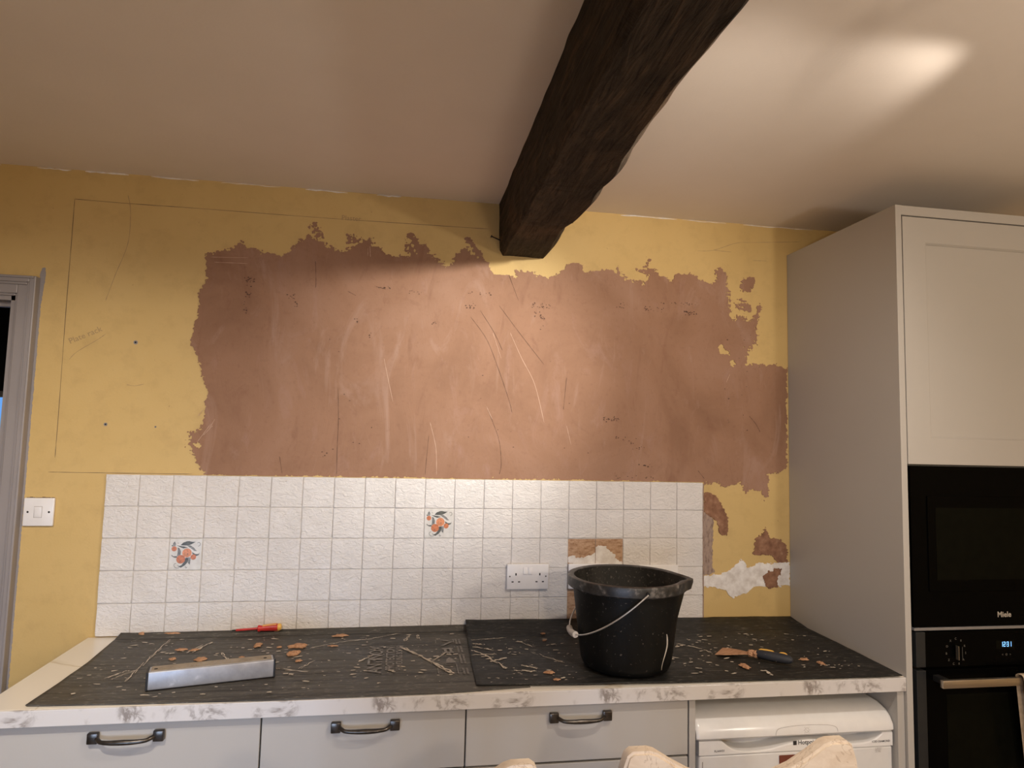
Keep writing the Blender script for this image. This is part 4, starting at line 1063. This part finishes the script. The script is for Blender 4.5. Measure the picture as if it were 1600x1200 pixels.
smears(sR, [([(1.1518, -.1557), (1.2667, -.1381)], .004), ([(1.1422, -.2502), (1.1828, -.3127), (1.2222, -.4247)], .006), ([(1.15, -.22), (1.21, -.26)], .007), ([(1.285, -.1533), (1.34, -.2425)], .003), ([(1.1336, -.2969), (1.2132, -.298)], .004), ([(1.1856, -.3632), (1.2371, -.3289)], .009), ([(1.15, -.19), (1.19, -.20)], .008),
            ([(1.3208, -.2897), (1.3951, -.3876)], .003), ([(1.7981, -.2426), (1.8411, -.2852), (1.869, -.3374)], .005), ([(1.9528, -.5027), (1.9486, -.5431)], .009), ([(1.9762, -.3528), (2.04, -.3337)], .005), ([(2.03, -.38), (2.06, -.40)], .006), ([(1.24, -.44), (1.30, -.45)], .007), ([(1.27, -.40), (1.31, -.43)], .006)], ZR, (1.16, 2.28, -.53, -.15), 230, 6)

# chips of plaster
def chip(x, y, z, rx, ry, h, seed, label, rz=0.0):
    r = random.Random(seed); b = BM(); n = 17
    f = [r.uniform(.55, 1.2) for _ in range(n)]
    rings = []
    for s, zz in ((.95, 0), (1.0, h * .35), (.72, h * .85)):
        rings.append([b.verts.new((s * f[k] * rx * math.cos(2 * math.pi * k / n), s * f[k] * ry * math.sin(2 * math.pi * k / n), zz * r.uniform(.8, 1.2))) for k in range(n)])
    for i in range(2):
        for k in range(n): b.faces.new((rings[i][k], rings[i][(k + 1) % n], rings[i + 1][(k + 1) % n], rings[i + 1][k]))
    b.faces.new(rings[0][::-1])
    c = b.verts.new((0, 0, h))
    for k in range(n): b.faces.new((rings[2][k], rings[2][(k + 1) % n], c))
    o = obj('plaster_chip', b, MT['crumb'], loc=(x, y, z), rot=(0, 0, rz))
    return tag(o, label, 'plaster chip', 'plaster chips on the boards')
CH = [(.510, -.141, .014, .022, .004, 'round orange-brown plaster disc behind the silver straightedge', 0),
      (.6275, -.165, .030, .020, .008, 'long crumbly plaster lump right of the round disc', -.2),
      (.629, -.235, .026, .015, .009, 'twisted plaster lump nearest the right end of the straightedge', .5),
      (.744, -.062, .024, .016, .004, 'flat plaster chip on the board near the foot of the tiles', 0),
      (.300, -.166, .016, .012, .004, 'plaster blob above the left half of the straightedge', 0),
      (.337, -.172, .016, .010, .003, 'plaster smear to the right of the blob above the straightedge', .3),
      (.3805, -.262, .016, .018, .005, 'crumbled plaster piece directly behind the straightedge', 0),
      (.304, -.252, .010, .010, .005, 'broken plaster bit behind the left end of the straightedge', .4),
      (.7317, -.166, .016, .006, .003, 'thin plaster sliver in the middle of the dusty board', -.1),
      (.4887, -.252, .009, .009, .003, 'small plaster spot above the right half of the straightedge', 0),
      (.6496, -.295, .011, .010, .003, 'flat plaster spot right of the straightedge', 0),
      (.575, -.165, .008, .008, .003, 'small plaster crumb between the disc and the long lump', 0)]
for k, (x, y, rx, ry, h, lab, rz) in enumerate(CH): chip(x, y, ZL, rx, ry, h, 100 + k, lab, rz)
CR = [(1.3943, -.112, .008, .008, .004, 'round plaster crumb on the fold of the black board left of the bucket', 0, .921),
      (1.3365, -.466, .016, .012, .004, 'pale plaster chip at the front left of the bucket', 0, ZR),
      (1.3846, -.18, .008, .005, .003, 'small plaster crumb behind the bucket handle grip', 0, ZR),
      (1.345, -.520, .010, .008, .003, 'plaster crumb at the front edge of the black board', 0, ZR),
      (1.9099, -.467, .016, .024, .004, 'star-shaped plaster splat in front of the filling knife', 0, ZR),
      (2.1518, -.467, .006, .016, .006, 'upright plaster shaving right of the filling knife', .3, ZR),
      (2.125, -.425, .018, .010, .003, 'flat plaster fleck behind the upright shaving', .2, ZR)]
for k, (x, y, rx, ry, h, lab, rz, z) in enumerate(CR): chip(x, y, z, rx, ry, h, 140 + k, lab, rz)
chip(.140, -.020, .9205, .010, .006, .008, 160, 'plaster crumb against the tiles at the left end of the board')
chip(.230, -.019, .9210, .024, .005, .004, 161, 'long thin plaster crumb along the foot of the tiles')
chip(.540, -.019, .9225, .010, .006, .005, 162, 'plaster crumb just right of the red screwdriver')

# ------------------------------------------------------------------ bucket
BX, BY = 1.570, -.420
bk = empty('builders_bucket', (BX, BY, ZR), 'black rubber bucket with pouring spout standing on the boards', 'bucket')
def spout(a, r, z):
    a2 = (a + math.pi) % (2 * math.pi) - math.pi + .18
    t = max(0, (z - .15) / .1)
    g = math.exp(-(a2 / .20) ** 2) * min(1, t)
    rr = r + .024 * g
    return rr * math.cos(a), rr * math.sin(a), z - .004 * g * (z > .2)
b = BM()
lathe(b, [(.0001, .004), (.085, .004), (.092, 0), (.112, .001), (.1225, .008), (.1285, .022), (.1325, .05), (.142, .13), (.1525, .212), (.1535, .246), (.1500, .2475)], 72, fn=spout)
obj('body', b, MT['bucket'], bk, smooth=True)
b = BM(); lathe(b, [(.1500, .2475), (.1485, .21), (.138, .13), (.128, .05), (.122, .025), (.105, .014), (.0001, .014)], 72, fn=spout)
obj('inside_wall', b, MT['bucket_in'], bk, smooth=True)['label'] = 'dust-streaked inside of the bucket'
b = BM()
lathe(b, [(.1515, .2215), (.1655, .2205), (.1690, .2235), (.1705, .243), (.1690, .2495), (.1620, .2520), (.1510, .2490), (.1505, .235)], 72, closed=True, fn=spout)
obj('rim', b, MT['rim'], bk, smooth=True)
for s in (-1, 1): obj('pivot_lug', tube(BM(), [(0, .160 * s, .236), (0, .1755 * s, .236)], .0045, 12), MT['hole'], bk)
path = []
for i in range(33):
    t = math.pi * i / 32
    path.append((-.160 * math.sin(t), -.1765 * math.cos(t), .234 - .140 * math.sin(t) ** 1.0))
bm_ = tube(BM(), path, .0021, 10); hd = obj('wire_handle', bm_, MT['wire'], bk, smooth=True)
gp = [p for p in path if abs(p[1]) < .046]
gp = [(p[0] - .001, p[1], p[2]) for p in gp]
b = BM()
tube(b, gp, .0088, 16); obj('grip', b, MT['grip'], hd, smooth=True)
V, Fc = [], []
b = BM(); a0 = math.radians(-58)
pts = []
for i in range(12):
    z = .116 - .096 * i / 11; r = float(np.interp(z, [.022, .05, .13, .212], [.1285, .1325, .142, .1525])) + .0004
    a = a0 + .05 * math.sin(i * .45)
    pts.append((r * math.cos(a), r * math.sin(a), z))
tube(b, pts, [.0008] + [.0022, .0025, .0024, .0022, .0019, .0016, .0013, .0010, .0009, .0007] + [.0005], 8)
obj('plaster_drip', b, MT['smear'], bk, smooth=True)

# ------------------------------------------------------------------ straightedge
se_a = math.atan2(-.4206 + .4938, .61 - .3166)
se = empty('aluminium_straightedge', (.3166, -.4938, ZL), 'short silver aluminium box-section straightedge with black end caps', 'straightedge', rz=se_a)
SL, SH, SD = .302, .046, .046
b = bbox(.004, SL - .004, .001, SD - .001, .001, SH - .001, .003, 3); obj('box_section', b, MT['alu'], se, smooth=True)
obj('plaster_coating', bbox(.010, SL - .010, .0055, SD - .004, SH - .0015, SH + .0002), MT['alutop'], se)
for xa in (0, SL - .005): obj('end_cap', bbox(xa, xa + .005, 0, SD, 0, SH, .0015), MT['black'], se)
for xa in (.020, SL - .026):
    b = BM(); lathe(b, [(.0001, 0), (.0045, 0)], 16); obj('hang_hole', b, MT['hole'], se, loc=(xa, .020, SH + .0005))
V, Fc = [], []
for row in range(3):
    x = .055 + row * .03
    while x < .235 - row * .02:
        w_ = rng.uniform(.003, .008); k = len(V); y = .012 + row * .008
        V.extend([(x, y, SH + .0004), (x + w_, y, SH + .0004), (x + w_, y + .003, SH + .0004), (x, y + .003, SH + .0004)]); Fc.append((k, k + 1, k + 2, k + 3)); x += w_ + rng.uniform(.002, .008)
obj('worn_marking', (V, Fc), MT['greytext'], se)['kind'] = 'stuff'

# ------------------------------------------------------------------ screwdriver
sd = empty('screwdriver', (.408, -.030, .9300), 'red screwdriver with yellow cap lying against the tiles', 'screwdriver', rz=math.radians(3))
sd.rotation_euler = (0, math.radians(-2.5), math.radians(3))
def lx(prof, n=20):
    b = BM(); rings = lathe(b, prof, n); b.faces.new(rings[0][::-1]); b.faces.new(rings[-1])
    bmesh.ops.rotate(b, cent=(0, 0, 0), matrix=Matrix.Rotation(math.pi / 2, 3, 'Y'), verts=b.verts); return b
obj('blade_tip', lx([(.0012, 0), (.0022, .001), (.0022, .012), (.003, .013)]), MT['black'], sd, smooth=True)
obj('insulated_shaft', lx([(.0032, .012), (.0036, .014), (.0036, .078)]), MT['red'], sd, smooth=True)
obj('grip', lx([(.0045, .076), (.0095, .0775), (.0105, .082), (.0085, .088), (.0098, .100), (.0108, .120), (.0112, .132), (.0106, .138)]), MT['red'], sd, smooth=True)
obj('end_cap', lx([(.0106, .1378), (.0112, .139), (.0110, .144), (.0085, .1485), (.003, .150)]), MT['yellowp'], sd, smooth=True)
for k in range(2):
    a = math.radians(70 + 50 * k)
    b = BM(); tube(b, [(.092, .0088 * math.cos(a), .0088 * math.sin(a)), (.110, .0100 * math.cos(a), .0100 * math.sin(a)), (.134, .0108 * math.cos(a), .0108 * math.sin(a))], .0016, 8)
    obj('grip_stripe', b, MT['yellowp'], sd, smooth=True)

# ------------------------------------------------------------------ filling knife
kx, ky = 1.899, -.338
ka = math.atan2(-.479 + .338, 2.052 - 1.899)
kn = empty('filling_knife', (kx, ky, ZR + .001), 'plaster-coated filling knife with navy and yellow handle', 'filling knife', rz=ka)
b = BM()
pl_ = [(-.002, -.040), (-.002, .040), (.022, .038), (.055, .024), (.078, .012), (.094, .0085), (.094, -.0085), (.078, -.012), (.055, -.024), (.022, -.038)]
va = [b.verts.new((x, y, .0015 + .010 * min(1, x / .09))) for x, y in pl_]; vb = [b.verts.new((x, y, .0031 + .0115 * min(1, x / .09))) for x, y in pl_]
b.faces.new(va[::-1]); b.faces.new(vb)
for i in range(len(pl_)): b.faces.new((va[i], va[(i + 1) % len(pl_)], vb[(i + 1) % len(pl_)], vb[i]))
obj('blade', b, MT['crumb'], kn)
def hx(prof, flat, n=20):
    b = lx([(r, x) for x, r in prof], n)
    for v in b.verts: v.co.z = v.co.z * flat
    return b
r7 = random.Random(3)
b = hx([(.084, .007), (.088, .012), (.095, .0135), (.101, .011), (.107, .0145), (.113, .0135)], .8)
for v in b.verts: v.co += Vector((r7.uniform(-.002, .002), r7.uniform(-.002, .002), r7.uniform(-.0015, .0015)))
obj('caked_ferrule', b, MT['crumb'], kn, loc=(0, 0, .0135))
obj('grip', hx([(.110, .0125), (.120, .0150), (.140, .0160), (.165, .0170), (.188, .0165), (.203, .0125), (.210, .006)], .82), MT['navy'], kn, smooth=True, loc=(0, 0, .0155))
for xa, xb in ((.114, .158), (.170, .194)):
    b = BM(); tube(b, [(xa, .0070, .0265), (xa + .006, .0078, .0278), ((xa + xb) / 2, .0082, .0286), (xb - .006, .0080, .0284), (xb, .0070, .0268)], [.001, .0026, .0028, .0026, .001], 8)
    obj('yellow_stripe', b, MT['yellowp'], kn, smooth=True)

# ------------------------------------------------------------------ chairs in front of the worktop
def chair(x, y, label, rz=0.0):
    t = empty('dining_chair', (x, y, 0), label, 'chair', 'pale wooden chairs in front of the worktop', rz)
    top = [(-.236, .90), (-.235, .935), (-.232, .962), (-.222, .992), (-.212, .999), (-.180, .999), (-.166, .995), (-.135, .976), (-.100, .957), (-.06, .943), (0, .936)]
    top = top + [(-a, c_) for a, c_ in top[-2::-1]]
    bot = [(.20, .885), (.12, .868), (0, .860), (-.12, .868), (-.20, .885)]
    b = BM(); prism(b, top + bot, -.016, .016)
    bmesh.ops.recalc_face_normals(b, faces=b.faces)
    bmesh.ops.bevel(b, geom=[e for e in b.edges if abs(e.verts[0].co.y - e.verts[1].co.y) < 1e-6], offset=.005, segments=2, affect='EDGES')
    obj('crest_rail', b, MT['limed'], t, smooth=True)
    for s in (-1, 1):
        obj('back_post', tube(BM(), [(.20 * s, 0, .0), (.20 * s, -.004, .45), (.205 * s, 0, .70), (.215 * s, 0, .905)], [.019, .021, .019, .017], 12), MT['limed'], t, smooth=True)
        obj('front_leg', tube(BM(), [(.20 * s, -.40, 0), (.20 * s, -.40, .43)], [.016, .021], 12), MT['limed'], t, smooth=True)
        obj('side_rail', bbox(.20 * s - .01, .20 * s + .01, -.40, 0, .37, .43, .003), MT['limed'], t)
    for k in range(5):
        xx = -.12 + .06 * k; obj('back_slat', bbox(xx - .014, xx + .014, -.006, .006, .46, .885, .002), MT['limed'], t)
    obj('lower_rail', bbox(-.20, .20, -.01, .01, .45, .485, .003), MT['limed'], t)
    obj('seat', bbox(-.225, .225, -.43, -.012, .43, .452, .006), MT['limed'], t)
    return t
chair(1.557, -1.10, 'pale wooden dining chair whose scooped top rail shows before the fridge')
chair(.942, -1.125, 'pale wooden dining chair of which only one corner tip shows')

# ------------------------------------------------------------------ assumed ceiling spotlights (unseen, just out of frame)
def spotlight(bar, heads, label):
    x, y = bar
    t = empty('assumed_spotlight', (x, y, ZC), label, 'ceiling light', 'assumed ceiling spotlights')
    b = BM(); rings = lathe(b, [(.045, -.022), (.05, -.018), (.05, 0)], 32); b.faces.new(rings[0][::-1]); obj('ceiling_plate', b, MT['steel'], t, smooth=True)
    for (p, d, k_) in heads:
        p = Vector(p) - Vector((x, y, ZC)); d = Vector(d).normalized()
        e = p - d * .075 * k_
        b = BM(); tube(b, [(0, 0, -.02), (e.x * .5, e.y * .5, -.035), tuple(e)], .006 * k_, 10); obj('arm', b, MT['steel'], t, smooth=True)
        q = d.to_track_quat('Z', 'Y')
        b = BM(); rr = lathe(b, [(a * k_, z * k_) for a, z in [(.012, -.075), (.026, -.068), (.032, -.03), (.034, -.012), (.031, -.012), (.028, -.035), (.0001, -.045)]], 28); b.faces.new(rr[0][::-1])
        bmesh.ops.transform(b, matrix=Matrix.Translation(p) @ q.to_matrix().to_4x4(), verts=b.verts)
        obj('lamp_head', b, MT['steel'], t, smooth=True)
    return t
spotlight((2.15, -1.72), [(K1, (-.42, 1.5, -.6), 1.0)], 'assumed steel ceiling spotlight right of the dark beam')
spotlight((.02, -1.95), [(K3, (-.31, 1.65, -1.6), 1.0)], 'assumed steel ceiling spotlight left of the dark beam')

def pendant(p, label):  # added fixtures for the two fill lights, out of view
    pd = empty('added_pendant', (p[0], p[1], ZC), label, 'pendant lamp', 'added pendant lamps')
    dz = p[2] - ZC
    obj('cord', tube(BM(), [(0, 0, -.02), (0, 0, dz + .11)], .003, 8), MT['black'], pd)
    b = BM(); rr = lathe(b, [(.05, -.02), (.05, 0)], 24); b.faces.new(rr[0][::-1]); obj('ceiling_plate', b, MT['steel'], pd, smooth=True)
    b = BM(); rr = lathe(b, [(.018, dz + .115), (.022, dz + .11), (.022, dz + .075)], 24); b.faces.new(rr[0]); b.faces.new(rr[-1][::-1]); obj('lamp_holder', b, MT['black'], pd, smooth=True)
pendant(KP, 'added bare-bulb pendant lamp for fill light behind the camera')
pendant(KR, 'added bare-bulb pendant lamp for fill light before the oven cabinet')
